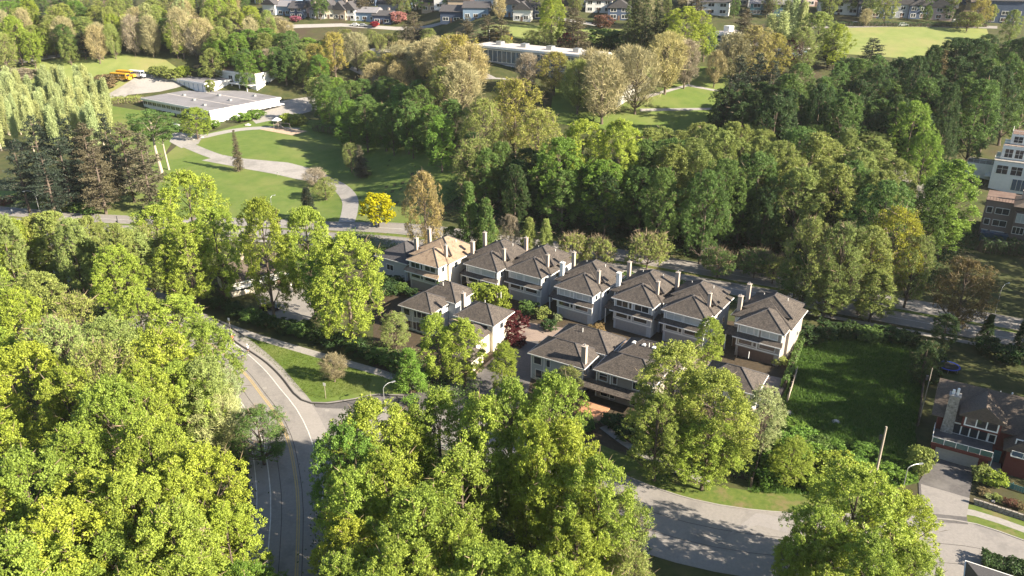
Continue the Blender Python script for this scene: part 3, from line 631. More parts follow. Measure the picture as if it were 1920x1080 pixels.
townhouse(822, 503, 'townhouse with a fresh tan shingle roof at the far end of the back row', wall='cream_wall', roof='tan_shingle', skirt='tan_shingle', ch=(1, 1, 1), garage='taupe_wall')
townhouse(933, 511, 'brown-roofed townhouse second in the back row, beside the tan-roofed one', wall='taupe_wall', up='blind', wide_up=True, ch=(1, 1, 1))
townhouse(1016, 523, 'townhouse third in the back row, with a stepped side wing and pale blinds', wall='grey_wall', up='blind', wide_up=True, wing=False, ch=(0, 1, 1))
townhouse(1113, 556, 'grey middle townhouse of the back row with a tall white chimney and lit skirt roof', up='blind', ch=(2, 1, 1))
townhouse(1226, 578, 'grey townhouse fifth in the back row, with a white chimney and dark glazed upper windows', up='glass', ch=(2, 1, 1))
townhouse(1325, 602, 'grey townhouse sixth in the back row, partly hidden by the yellow-green column tree', up='blind', wide_up=True, ch=(0, 1, 1))
townhouse(1471, 629, 'taupe townhouse at the near end of the back row, beside the empty grassy lot', wall='taupe_wall', up='blind', ch=(1, 1, 0), garage='brown_door')

def court_house(px, py, label, wall='grey_wall', W=10.5, ch=True, back=True, arch=False, low=True, ang=R(-31), E=5.4, skylights=0, rwall=None):
    o = frame_at(px, py, E, ang, .5, -.5); h = empty('courtyard_house', o, ang, label, 'house', 'lower houses in the front row')
    b = MB().box(-W, 0, 0, 6.5, -.3, E)
    if back: b.box(-W + 1.4, 1.8, 6.0, 12.5, -.31, E + .39)
    b.build('wall', wall, h)
    MB().hip(-W - .5, .5, -.5, 7.2, E, 2.3, 'x').build('roof', 'shingle', h); hipcaps(h, -W - .5, .5, -.5, 7.2, E, 2.3, 'x'); fascia(h, -W - .5, .5, -.5, 7.2, E)
    if back: 
        MB().hip(-W + .8, 2.4, 5.4, 13.1, E + .4, 2.5, 'x').build('roof', 'shingle', h); hipcaps(h, -W + .8, 2.4, 5.4, 13.1, E + .4, 2.5, 'x'); fascia(h, -W + .8, 2.4, 5.4, 13.1, E + .4)
        window(h, (-W + 1.4, 9, 3.6), -Y, -X, 1.4, 1.3, 1); window(h, (1.8, 8, 3.4), Y, X, 1.3, 1.3, 1)
    t = MB()
    for x in (-W - .04, -W + 2.6, -.18): t.box(x, x + .2, -.07, -.003, .2, E - .15)
    t.build('trim', 'white_trim', h)
    window(h, (-W + .6, 0, E - 2.0), X, -Y, 1.5, 1.4, 1, bar=.65 if arch else None); window(h, (-W + 3.2, 0, E - 2.0), X, -Y, .7, 1.4, 1); window(h, (-3.6, 0, E - 1.9), X, -Y, 2.4, 1.3, 2)
    window(h, (-W + 1, 0, .6), X, -Y, 2.6, 1.6, 2); window(h, (-3.8, 0, .5), X, -Y, 2.2, 1.9, 2); window(h, (0, 2.4, E - 2), Y, X, 1.2, 1.2, 1)
    if ch: chimney(h, -.3, .9, 3.0, 9.0, .85)
    vent(h, -W / 2 + 1, 8.2, E + 2.2, .8)
    for i in range(skylights): MB().hip(-W + 3 + i * 1.9, -W + 3.7 + i * 1.9, 8.0, 8.7, E + 2.35, .3).build('roof_vent', 'white_trim', h)
    return h
court_house(809, 589, 'low hip-roofed house at the left end of the front row, half behind trees', W=7.5, back=True, ch=False)
h = court_house(926, 612, 'front-row house with a sunlit cream end wall beside the dark red maple', wall='cream_wall', W=8.5, back=False, ch=False, E=6.0)
chimney(h, -8.6, 2.6, 5, 9.6, .7); vent(h, -4.5, 4.2, 7.5, 1)
MB().hip(-6.5, -.4, -5.2, 1.5, 4.4, 1.6, 'y').build('wing_roof', 'shingle', h); MB().box(-6.1, -.8, -4.8, -.02, -.3, 4.2).build('wing_wall', 'cream_wall', h)
MB().hip(-3.8, 1.2, -9.5, -4.4, 2.7, 1.4, 'y').build('porch_roof', 'shingle', h); MB().box(-3.4, .8, -9.1, -4.9, -.3, 2.6).build('porch_wall', 'cream_wall', h)
court_house(1096, 692, 'front-row house with an L-shaped brown roof and one tall brick chimney at its right corner', wall='grey_wall', W=10.5)
h = court_house(1228, 725, 'front-row house with white roof vents, arched windows and a terracotta patio', wall='taupe_wall', W=10.5, ch=False, arch=True, skylights=4, E=5.6)
MB().poly([(-12.6, -2.2, 2.5), (.6, -2.2, 2.5), (.6, -2.2, 2.66), (-12.6, -2.2, 2.66), (.6, -.004, 2.5), (-12.6, -.004, 2.5), (.6, -.004, 3.3), (-12.6, -.004, 3.3)], [(0, 1, 2, 3), (3, 2, 6, 7), (0, 5, 4, 1), (1, 4, 6, 2), (0, 3, 7, 5), (5, 7, 6, 4)]).build('skirt_roof', 'shingle', h)
p = MB().box(-12.8, -6.5, -7.5, -2.3, -.3, .18).build('patio', 'terracotta', h)
court_house(1418, 741, 'front-row house behind the big olive maple with a bright white end wall', wall='white_wall', W=9, ch=False, back=False, E=5.0)
h = MB()
# dark roofed neighbour left of the tan roof
o = frame_at(764, 496, 4.5, A35, 0, 0); h = empty('dark_roofed_house', o, A35, 'low house with a shaded slate-dark roof left of the tan-roofed townhouse', 'house')
MB().box(-10, -.5, .5, 11, -.3, 4.4).build('wall', 'grey_wall', h); MB().hip(-10.5, 0, 0, 11.5, 4.5, 2.8, 'y').build('roof', 'slate', h); hipcaps(h, -10.5, 0, 0, 11.5, 4.5, 2.8, 'y', m='dark_metal'); fascia(h, -10.5, 0, 0, 11.5, 4.5, sides='fr')
window(h, (-7, .5, 1.6), X, -Y, 2, 1.3, 2); window(h, (-.5, 4, 1.6), Y, X, 1.6, 1.3, 2)
# house behind the trees at the left of the row
o = frame_at(540, 505, 3.6, R(38), .5, -.5); h = empty('cream_house', o, R(38), 'cream house with a pitched roof behind the tall trees, above the paved driveway', 'house')
MB().box(-13, 0, 0, 9, -.3, 3.6).build('wall', 'cream_wall', h); MB().hip(-13.8, .8, -.8, 9.8, 3.62, 3.0, 'x', gable=True).build('roof', 'brown_shingle', h)
MB().box(-13.8, .8, -.92, -.81, 3.35, 3.6).build('gutter', 'white_trim', h); MB().poly([(0.003, 0, 3.6), (.003, 9, 3.6), (.003, 4.5, 6.2)], [(0, 1, 2)]).build('gable', 'cream_wall', h)
window(h, (-11, 0, 1.1), X, -Y, 2.4, 1.5, 2); window(h, (-6, 0, .6), X, -Y, 3.2, 2.0, 3); MB().box(-2.2, -1.2, -.06, -.003, 0, 2.1).build('door', 'brown_door', h)
MB().box(-13, .4, -2.2, -.1, 2.55, 2.7).build('porch_roof', 'white_trim', h)
pp = MB().box(.1, .35, -2.1, -1.85, -.2, 2.55).build('porch_post', 'white_trim', h)
chimney(h, -8, 4.8, 6, 8.2, .8)

# red house at the lower right
ra = R(-30.6); p0 = P(1750, 857); h = empty('red_house', p0, ra, 'red house with a glass-railed balcony over its garage and a stone chimney', 'house')
MB().box(-.6, 7.2, 0, 9, -.3, 2.9).box(-.6, 15, 3.6, 12, 2.902, 5.7).box(9.2, 16.5, .8, 9, -.31, 4.4).box(7.2, 9.2, 3, 9, -.32, 2.9).build('wall', 'red_wall', h)
MB().box(-.8, 7.4, -.9, 3.595, 2.905, 3.1).build('balcony_deck', 'dark_asphalt', h); MB().box(-.85, 7.45, -1.0, -.905, 2.55, 3.13).build('balcony_fascia', 'red_wall', h)
gd = MB().box(0, 5.9, -.07, -.003, 0, 2.2).build('garage_door', 'garage_door', h)
b = MB()
for i in range(1, 4): b.box(.02, 5.88, -.095, -.073, i * .55 - .015, i * .55 + .015)
b.build('door_rail', 'garage_door', gd)
MB().hip(-1.6, 15.6, 3.1, 13, 5.7, 4.1, 'x', gable=True).build('roof', 'brown_shingle', h)
MB().poly([(-.6, 3.6, 5.6), (-.6, 12, 5.6), (-.6, 7.85, 8.6)], [(0, 1, 2)]).build('gable', 'red_wall', h)
MB().hip(2.0, 8.4, 1.9, 8.5, 7.5, 2.2, 'y', gable=True).build('dormer_roof', 'brown_shingle', h); MB().box(2.6, 7.8, 2.2, 6, 5.4, 7.52).poly([(2.6, 2.2, 7.52), (7.8, 2.2, 7.52), (5.2, 2.2, 9.3)], [(0, 1, 2)]).build('dormer_wall', 'red_wall', h)
MB().hip(8.6, 17.2, .2, 9.6, 4.4, 3.9, 'y', gable=True).build('wing_roof', 'brown_shingle', h); MB().poly([(9.2, .8, 4.4), (16.5, .8, 4.4), (12.9, .8, 7.9)], [(0, 1, 2)]).build('wing_gable', 'red_wall', h)
window(h, (3.1, 2.2, 5.95), X, -Y, 4.2, 1.35, 3, 'glass', t=.2); window(h, (1.6, 3.6, 3.15), X, -Y, 4.8, 1.75, 4, 'glass', t=.22); window(h, (6.7, 3.6, 3.2), X, -Y, .8, 1.3, 1, 'glass', t=.16)
window(h, (10.0, .8, 4.7), X, -Y, 1.9, 1.6, 2, 'glass', t=.16); window(h, (12.8, .8, 1.2), X, -Y, 3.2, 1.4, 3, 'glass', t=.16)
MB().box(9.6, 12.6, -.5, .795, 4.0, 4.15).build('balcony_deck', 'white_trim', h)
rl = MB(); rl.box(9.6, 12.6, -.52, -.46, 5.0, 5.06)
for x in (9.62, 11.1, 12.52): rl.box(x, x + .07, -.52, -.45, 4.15, 5.0)
rl.build('railing', 'white_trim', h); MB().box(9.72, 12.5, -.495, -.475, 4.2, 4.98).build('glass_panel', 'blue_glass', h)
rl = MB().box(-.82, 7.42, -.97, -.91, 4.08, 4.14).box(-.82, -.76, -.9, 3.5, 4.08, 4.14)
for i in range(6): rl.box(-.8 + i * 1.63, -.72 + i * 1.63, -.96, -.9, 3.1, 4.08)
for i in range(3): rl.box(-.82, -.75, .6 + i * 1.4, .67 + i * 1.4, 3.1, 4.08)
rl.build('railing', 'white_trim', h)
for i in range(5): MB().box(-.68 + i * 1.63, .78 + i * 1.63, -.945, -.925, 3.18, 4.05).build('glass_panel', 'teal_glass', h)
for i in range(3): MB().box(-.80, -.78, -.75 + i * 1.4, .55 + i * 1.4, 3.18, 4.05).build('glass_panel', 'teal_glass', h)
c = MB(); c.poly([(.0, 3.0, -.2), (1.9, 3.0, -.2), (1.9, 4.4, -.2), (0, 4.4, -.2), (.25, 3.1, 9.6), (1.6, 3.1, 9.6), (1.6, 4.3, 9.6), (.25, 4.3, 9.6)], [(0, 1, 5, 4), (1, 2, 6, 5), (2, 3, 7, 6), (3, 0, 4, 7), (4, 5, 6, 7)])
cb = c.build('chimney', 'stone', h); MB().box(.1, 1.75, 2.95, 4.45, 9.603, 9.8).build('chimney_cap', 'concrete', cb); MB().tube([(.6, 3.7, 9.8), (.6, 3.7, 10.5)], [.2, .2], 8).tube([(1.2, 3.7, 9.8), (1.2, 3.7, 10.9)], [.2, .18], 8).build('chimney_pot', 'white_trim', cb)
vent(h, 8.5, 8.5, 9, .9, .12); vent(h, 7.0, 9.3, 8.8, .5, .08)
MB().box(7.25, 9.15, .2, 2.9, -.25, .35).build('porch_step', 'concrete', h); MB().box(7.8, 8.8, 2.92, 2.98, .35, 2.4).build('door', 'teal_paint', h)
MB().box(7.5, 7.6, -.1, 0, 0, 3.0).build('porch_post', 'white_trim', h)
# corner roof
o = frame_at(1812, 1052, 4, R(-31), -9, 1.2); h = empty('grey_roofed_house', (o.x, o.y, 0), R(-31), 'grey roof with a white gutter at the bottom edge below the clipped hedge', 'house')
MB().box(-8, 1, -8, .5, -.3, 3.8).build('wall', 'white_wall', h); MB().hip(-9, 2, -9, 1.2, 4, 2.4, 'x', ins=1).build('roof', 'slate', h); fascia(h, -9, 2, -9, 1.2, 4, t=.14, sides='bl'); window(h, (-6, .5, 1.2), -X, Y, 1.6, 1.3, 2)

# white terraced building and the brick one below it at the right edge
wa = R(-33); p0 = P(1852, 352); h = empty('white_terraced_building', p0, wa, 'tall white building with stepped roof terraces at the right edge above the brick house', 'building')
MB().box(0, 14, 0, 12, -.5, 8.2).box(1.2, 14, 2.6, 12, 8.202, 12.2).box(2.6, 14, 5, 12, 12.202, 15.2).box(-7, -.02, 5, 12, -.5, 5.6).build('wall', 'white_wall', h)
MB().box(-.1, 14.1, -.1, 2.595, 8.205, 8.36).build('terrace_floor', 'concrete', h); MB().box(1.4, 13.9, 2.7, 4.995, 12.205, 12.32).build('terrace_floor', 'paver', h); MB().box(2.7, 13.9, 5.1, 11.9, 15.202, 15.3).build('roof', 'red_roof', h); MB().box(-6.9, -.1, 5.1, 11.9, 5.602, 5.7).build('terrace_floor', 'concrete', h)
r_ = MB()
for (x0, x1, y, z) in ((-.1, 14, -.08, 8.3), (1.3, 14, 2.65, 12.3), (2.7, 14, 5.05, 15.2), (-7, 0, 5.05, 5.7)):
    r_.box(x0, x1, y, y + .07, z + .95, z + 1.02)
    for i in range(int((x1 - x0) / 1.6) + 1): r_.box(x0 + i * 1.6, x0 + i * 1.6 + .07, y, y + .07, z, z + .95)
r_.box(-.1, -.03, 0, 5, 9.25, 9.32); r_.box(2.6, 2.67, 5, 12, 16.1, 16.18); r_.build('railing', 'white_trim', h)
for x in (1.0, 4.6, 8.2): window(h, (x, 0, 4.6), X, -Y, 2.8, 2.4, 2, 'glass', bar=.6)
for x in (2.0, 4.6, 8.0): window(h, (x, 2.6, 8.9), X, -Y, 2.0, 2.4, 2, 'glass', bar=.5)
for x in (3.4, 6.6): window(h, (x, 5, 12.7), X, -Y, 2.2, 1.9, 2, 'glass', bar=.5)
window(h, (0, 10, 5), -Y, -X, 1.2, 1.6, 1); window(h, (0, 5, 1.5), -Y, -X, 3, 2.2, 2); window(h, (-6, 5, 2.2), X, -Y, 1.4, 1.8, 2); window(h, (5.6, 0, .3), X, -Y, 3.6, 3.2, 3, 'blue_glass')
MB().box(-1.6, -.004, 1, 5, 3.0, 3.15).build('balcony_deck', 'white_trim', h); MB().box(10, 11.2, 8, 9.2, 15.3, 17).build('chimney', 'white_wall', h)
p0 = P(1848, 448); h = empty('brick_house', p0, wa, 'four-storey brick house with glazed bays at the right edge below the white building', 'building')
MB().box(-2, 14, 0, 10, -.4, 10.2).box(5, 11, -1.6, -.003, -.4, 8.8).build('wall', 'brick_wall', h); MB().hip(4.2, 14.6, -2.2, 9, 10.3, 1.8, 'x').build('roof', 'brown_shingle', h); MB().box(-2.1, 4.1, -.1, 10, 10.203, 10.5).build('parapet', 'red_roof', h)
b = MB()
for i in range(9): b.box(-2.0 + i * .7, -1.94 + i * .7, -.08, -.02, 10.5, 11.4)
b.box(-2.0, 4.1, -.08, -.02, 11.4, 11.46).build('railing', 'dark_metal', h)
for z in (1.0, 4.0, 7.2): window(h, (-1.4, 0, z), X, -Y, 1.2, 1.5, 1); window(h, (.6, 0, z), X, -Y, 3.0, 1.5, 2)
window(h, (5.5, -1.6, 6.2), X, -Y, 5, 2.2, 5, 'blind'); window(h, (5.3, -1.6, 3.2), X, -Y, 2.4, 1.7, 3); window(h, (8.4, -1.6, 3.2), X, -Y, 2.2, 1.7, 1); window(h, (8.6, -1.6, .3), X, -Y, 2, 1.9, 1)
MB().box(-1.5, 4.8, -2.6, -.004, 2.3, 2.45).build('conservatory_roof', 'blue_glass', h); MB().box(-1.4, 4.7, -2.5, -2.4, -.2, 2.29).build('conservatory_wall', 'blue_glass', h)
MB().box(11.02, 11.3, -1.7, -1.4, -.3, 8.8).build('downpipe', 'white_trim', h); chimney(h, 6, 4, 11, 13, 1.0)

# low school blocks in the park
def wpx(px, py): return P(px, py)
def block(name, label, g0, r0, r1, r3, wall, roof, cat='school building', over=.6, drop=3.0):
    """flat-roofed block: ground point under the near corner and three roof corners (near, right end, left end) in the photo"""
    p = P(*g0); b_ = (540 - r0[1]) / FPX; dy, dz = math.cos(PITCH) + b_ * math.sin(PITCH), -math.sin(PITCH) + b_ * math.cos(PITCH)
    top = CAM_H + p.y * dz / dy; H = top - p.z; c1, c3 = PZ(*r1, top), PZ(*r3, top); A, B = c1 - p, c3 - p; A.z = B.z = 0
    h = empty(name, p, 0, label, cat); Lx, Ly = A.length, B.length; U, V = A.normalized(), B.normalized()
    Nr = Vector((U.y, -U.x, 0)); Nl = Vector((-V.y, V.x, 0)); O = Vector((0, 0, 0))
    MB().obox(O, U, V, Z, 0, Lx, 0, Ly, -drop, H - .9).build('wall', wall, h)
    MB().obox(O, U, V, Z, -over, Lx + over, -over, Ly + over, H - .897, H - .06).build('parapet', 'white_wall', h); MB().obox(O, U, V, Z, -over + .25, Lx + over - .25, -over + .25, Ly + over - .25, H - .055, H).build('roof', roof, h)
    return h, Lx, Ly, H, U, V, Nr, Nl
def bx(h, name, m, U, V, *d): return MB().obox(Vector((0, 0, 0)), U, V, Z, *d).build(name, m, h)
h, lx, ly, H, U, V, Nr, Nl = block('school_block', 'long low white school block with a wide grey flat roof, behind the yellow-green tree', (397, 233), (383, 207), (523, 182), (267, 183), 'white_wall', 'flat_roof')
n = 14
for i in range(n):
    window(h, V * (ly * (i + .95) / n) + Z * (H * .52), -V, Nl, ly / n * .88, H * .24, 2, 'glass', 'white_trim', t=.14); window(h, V * (ly * (i + .95) / n) + Z * .3, -V, Nl, ly / n * .88, H * .22, 1, 'glass', 'white_trim', t=.14)
bx(h, 'canopy', 'white_wall', U, V, lx * .55, lx * .98, -4, -.7, 3.0, 3.3)
for i in range(5): window(h, U * (lx * (.5 + .09 * i)) + Z * .8, U, Nr, lx * .06, 2.0, 1, 'glass')
for i in range(7): bx(h, 'roof_vent', 'metal', U, V, lx * (.12 + .12 * i), lx * (.12 + .12 * i) + 1.2, ly * (.2 + .28 * (i % 3)), ly * (.2 + .28 * (i % 3)) + 1.2, H + .003, H + .8)
for k in (.33, .66): bx(h, 'roof_seam', 'pale_roof', U, V, lx * k, lx * k + .6, .2, ly - .2, H + .003, H + .05)
h, lx, ly, H, U, V, Nr, Nl = block('school_annex', 'smaller white school annex with ribbed side wall behind the long block', (387, 178), (385, 155), (430, 148), (316, 145), 'white_wall', 'flat_roof')
for i in range(8): MB().obox(V * (ly * (i + .5) / 8), V, Z, Nl, 0, .3, .1, H - 1, .003, .1).build('wall_rib', 'h_blue', h)
window(h, U * 1 + Z * 1.4, U, Nr, 3, 1.4, 3)
h, lx, ly, H, U, V, Nr, Nl = block('school_hall', 'white school hall with a red-brown roof furthest back in the park', (482, 170), (482, 138), (532, 128), (392, 128), 'white_wall', 'red_roof')
for i in range(3): window(h, V * (ly * (.3 + .14 * i)) + Z * 3, -V, Nl, 2.4, 2.4, 2)
window(h, U * (lx * .3) + Z * 1.2, U, Nr, 3, 1.8, 3); MB().obox(Vector((0, 0, 0)), V, Nl, Z, .5, ly * .8, .005, 3.0, 2.3, 2.6).build('canopy', 'white_wall', h)
for i in range(5): MB().obox(V * (ly * (.1 + .16 * i)) + Nl * 2.7, V, Nl, Z, 0, .25, 0, .25, -1, 2.297).build('canopy_post', 'white_trim', h)
h, lx, ly, H, U, V, Nr, Nl = block('hillside_school', 'two-storey glass-fronted school on the slope behind the bare trees', (1108, 166), (1112, 104), (1142, 98), (890, 83), 'h_grey', 'pale_roof', over=.8, drop=6)
for r2 in range(2):
    for i in range(24): window(h, V * (ly * (i + .95) / 24) + Z * (.6 + (H - 1) / 2 * r2), -V, Nl, ly / 24 * .88, (H - 1) / 2 * .78, 1, 'blue_glass', 'white_trim', t=.2)
for i in range(4): bx(h, 'roof_unit', 'metal', U, V, lx * .3, lx * .3 + 2.4, ly * (.15 + .22 * i), ly * (.15 + .22 * i) + 2.4, H + .003, H + 1.4)
MB().obox(Vector((0, 0, 0)), U, Z, Nr, .2, lx - .2, -2, H - .95, .003, .5).build('end_panel', 'cream_wall', h)
def gable_house(name, p, rot, W, D, H, rise, wall, roof, label, cat='house', group=None, gable_axis='x', nwin=2, ch=False, storeys=1, extra=None):
    h = empty(name, (p.x, p.y, tz(p.x, p.y)), rot, label, cat, group)
    MB().box(-W / 2, W / 2, 0, D, -1.0, H).build('wall', wall, h); MB().hip(-W / 2 - .5, W / 2 + .5, -.5, D + .5, H + .02, rise, gable_axis, gable=True).build('roof', roof, h)
    if gable_axis == 'x': MB().poly([(-W / 2, 0, H), (-W / 2, D, H), (-W / 2, D / 2, H + rise * .85)], [(0, 1, 2)]).poly([(W / 2, 0, H), (W / 2, D, H), (W / 2, D / 2, H + rise * .85)], [(0, 1, 2)]).build('gable', wall, h)
    else: MB().poly([(-W / 2, 0, H), (W / 2, 0, H), (0, 0, H + rise * .85)], [(0, 1, 2)]).poly([(-W / 2, D, H), (W / 2, D, H), (0, D, H + rise * .85)], [(0, 1, 2)]).build('gable', wall, h)
    for s in range(storeys):
        for i in range(nwin): window(h, (-W / 2 + W * (i + .25) / nwin, 0, .9 + s * 2.8), X, -Y, W / nwin * .5, 1.4, 2 if W / nwin > 3.5 else 1, 'glass', t=.14)
        window(h, (W / 2, D * .4, .9 + s * 2.8), Y, X, D * .25, 1.4, 1, 'glass', t=.14)
    if gable_axis == 'y' and rise > 2.4: window(h, (-.6, 0, H + .2), X, -Y, 1.2, 1.1, 1, 'glass', t=.14)
    if ch: chimney(h, W * .25, D * .55, H, H + rise + 1.0, .9)
    MB().box(-.5, .5, -.08, -.004, -.3, 2.0).build('door', 'brown_door', h)
    return h
gable_house('white_hall', P(1130, 194), R(-40), 11, 22, 5.5, 4.2, 'h_white', 'pale_roof', 'white gabled hall behind the bare trees on the slope', 'building', gable_axis='y', nwin=3)
gable_house('white_shed', P(815, 135), R(-30), 9, 8, 3.6, 2.4, 'h_white', 'pale_roof', 'small white gabled hut beside the budding amber trees', 'building', gable_axis='y')
gable_house('park_shelter', P(725, 108), R(-20), 18, 6, 2.8, .8, 'h_blue', 'pale_roof', 'low pale-roofed shelter among the budding trees left of the hillside school', 'building', nwin=4)
h, lx, ly, H, U, V, Nr, Nl = block('blue_office', 'blue-grey glazed block behind the tan bare trees', (1340, 97), (1342, 62), (1400, 58), (1322, 60), 'h_blue', 'pale_roof', 'building')
for s in range(3):
    for i in range(4): window(h, V * (ly * (i + .95) / 4) + Z * (.6 + s * H / 3.3), -V, Nl, ly / 4 * .8, H / 4.4, 1, 'blue_glass', t=.16)
    for i in range(6): window(h, U * (lx * (i + .1) / 6) + Z * (.6 + s * H / 3.3), U, Nr, lx / 6 * .8, H / 4.4, 1, 'blue_glass', t=.16)
bx(h, 'roof_unit', 'white_trim', U, V, lx * .6, lx * .6 + 2.5, ly * .5, ly * .5 + 2.5, H + .003, H + 2)
h, lx, ly, H, U, V, Nr, Nl = block('blue_annex', 'low blue-roofed annex partly hidden by the tan bare trees', (1470, 112), (1470, 92), (1530, 86), (1385, 84), 'h_blue', 'flat_roof', 'building')
for i in range(4): window(h, V * (ly * (i + .95) / 4) + Z * 1.2, -V, Nl, ly / 4 * .7, 1.8, 2, 'blue_glass', t=.14)
# houses across the top of the hill
G1 = 'houses along the hilltop street'
HT = [ # px, py(base), W, D, H, rise, axis, wall, roof, label, rot
 (505, 27, 8, 10, 5, 3.4, 'y', 'h_white', 'slate', 'white gabled house at the left end of the hilltop street'),
 (533, 29, 9, 10, 4.6, 2.6, 'x', 'h_blue', 'flat_roof', 'blue-grey house beside the leftmost white gable on the hilltop'),
 (556, 35, 8, 10, 5.2, 3.4, 'x', 'h_navy', 'slate', 'dark navy house above the pink flower bed on the hilltop street'),
 (578, 32, 7, 10, 4.8, 3.2, 'y', 'h_pink', 'slate', 'pinkish gabled house right of the navy one on the hilltop'),
 (595, 35, 8, 9, 4.6, 2.8, 'x', 'h_grey', 'slate', 'grey house between the pinkish house and the cream gable'),
 (616, 35, 7, 9, 5, 4.2, 'y', 'h_cream', 'slate', 'cream house with a steep front gable on the hilltop street'),
 (637, 37, 7, 9, 5, 4.2, 'y', 'h_tan', 'slate', 'tan house with a steep gable beside the cream one'),
 (655, 38, 7, 9, 5.2, 4.2, 'y', 'h_white', 'slate', 'white steep-gabled house left of the wide blue one'),
 (684, 40, 13, 10, 4.4, 2.4, 'x', 'h_blue', 'flat_roof', 'wide pale blue bungalow with a grey roof on the hilltop street'),
 (716, 45, 10, 9, 4.2, 2.2, 'x', 'h_navy', 'slate', 'small dark blue house behind the red parked car'),
 (726, 26, 10, 9, 5, 2.6, 'x', 'h_grey', 'slate', 'grey house with a pale chimney behind the pink blossom'),
 (756, 21, 10, 9, 5, 2.6, 'x', 'h_blue', 'slate', 'blue house in the second hilltop row beside the cream one'),
 (783, 18, 10, 9, 5, 2.4, 'x', 'h_cream', 'slate', 'cream house in the second hilltop row'),
 (812, 22, 13, 9, 4.6, 2.6, 'x', 'h_tan', 'slate', 'long tan house with a dark roof left of the budding hilltop trees'),
 (846, 42, 11, 9, 5, 2.8, 'x', 'h_navy', 'slate', 'dark blue house in the shade behind the brown pines'),
 (860, 20, 11, 9, 5, 2.6, 'x', 'h_tan', 'brown_shingle', 'tan house with a brown roof high on the hilltop'),
 (892, 36, 12, 9, 5, 2.6, 'x', 'h_blue', 'slate', 'blue house with a pale fascia in the middle of the hilltop'),
 (910, 19, 11, 9, 5, 2.8, 'x', 'h_white', 'slate', 'white house beside the tall hilltop mast'),
 (955, 32, 11, 10, 5.6, 3.6, 'y', 'h_blue', 'slate', 'blue house with white gable trim right of the mast'),
 (978, 40, 8, 9, 5, 3.4, 'y', 'h_white', 'slate', 'narrow white house with a steep gable below the blue ones'),
 (998, 36, 11, 10, 5.2, 3.2, 'x', 'h_navy', 'slate', 'navy house at the left of the bright hilltop tree'),
 (1122, 24, 12, 9, 5.4, 3, 'y', 'h_white', 'slate', 'white house above the red-brown shrub on the hilltop'),
 (1160, 38, 10, 10, 5.4, 3.6, 'y', 'h_navy', 'slate', 'dark navy gabled house beside the tall hilltop spruces'),
 (1332, 28, 16, 9, 5.6, 3, 'x', 'h_white', 'slate', 'white house with a wide glazed verandah behind the yellow-green hilltop tree'),
 (1443, 30, 18, 10, 5.2, 2.8, 'x', 'h_teal', 'flat_roof', 'wide teal-grey house behind the pale poplars'),
 (1572, 27, 18, 10, 5.4, 2.6, 'x', 'h_white', 'slate', 'long white house with big windows above the upper field'),
 (1640, 34, 15, 10, 6, 3.6, 'x', 'h_navy', 'slate', 'dark house with a steep roof left of the lit entrance on the upper road'),
 (1690, 34, 12, 10, 6, 4, 'y', 'h_grey', 'slate', 'grey gabled house above the parked white car'),
 (1728, 36, 12, 10, 6, 4, 'y', 'h_navy', 'slate', 'navy gabled house in the middle of the upper road'),
 (1758, 38, 12, 10, 5.5, 3.6, 'y', 'h_pink', 'slate', 'pinkish house with a dark gable on the upper road'),
 (1880, 44, 15, 11, 9.5, 3, 'x', 'h_navy', 'slate', 'tall dark blue house with white-framed windows at the top right'),
 (1845, 30, 12, 10, 5.5, 3, 'x', 'h_tan', 'brown_shingle', 'tan house half hidden by the amber tree at the top right'),
]
for i, (px, py, W, D, H, rise, ax, wl, rf, lb) in enumerate(HT):
    gable_house('hilltop_house', P(px, py), R(-22 + (i * 37 % 17)), W, D, H, rise, wl, rf, lb, 'house', G1, ax, nwin=3 if W > 11 else 2, ch=i % 3 == 0, storeys=2 if H > 5.1 else 1)

ws = ['h_white', 'h_blue', 'h_grey', 'h_white', 'h_navy', 'h_cream', 'h_tan', 'h_white', 'h_pink']; wn_ = dict(h_white='white', h_blue='blue', h_grey='grey', h_navy='navy', h_cream='cream', h_tan='tan', h_pink='pinkish')
for i, px in enumerate((490, 540, 588, 640, 690, 745, 800, 835, 880, 935, 985, 1015, 1105, 1150, 1310, 1380, 1420, 1530, 1610, 1665, 1710, 1775, 1830)):
    wl = ws[i % 9]; gable_house('hilltop_house', P(px, 8 + (i * 5) % 9), R(-24 + (i * 29 % 19)), 9 + i % 4, 9, 5 + (i % 3) * .5, 3 + (i % 3) * .6, wl, 'slate' if i % 4 else 'flat_roof', '%s house in the rearmost hilltop row, %s' % (wn_[wl], ['between the leftmost white and blue gables', 'behind the blue-grey house', 'behind the pinkish gable', 'behind the cream steep gable', 'behind the wide blue bungalow', 'left of the second-row blue house', 'left of the long tan house', 'right of the long tan house', 'behind the tan brown-roofed house', 'left of the tall mast', 'behind the gabled blue houses', 'beside the bright hilltop tree', 'behind the white house over the red-brown shrub', 'beside the tall spruces', 'left of the verandah house', 'right of the verandah house', 'behind the wide teal-grey house', 'left of the long white house', 'behind the dark steep-roofed house', 'behind the grey gabled house', 'behind the middle navy gabled house', 'behind the pinkish dark-gabled house', 'left of the tall dark blue house'][i]), 'house', G1, 'x' if i % 3 else 'y', nwin=2, ch=i % 2 == 0, storeys=1)
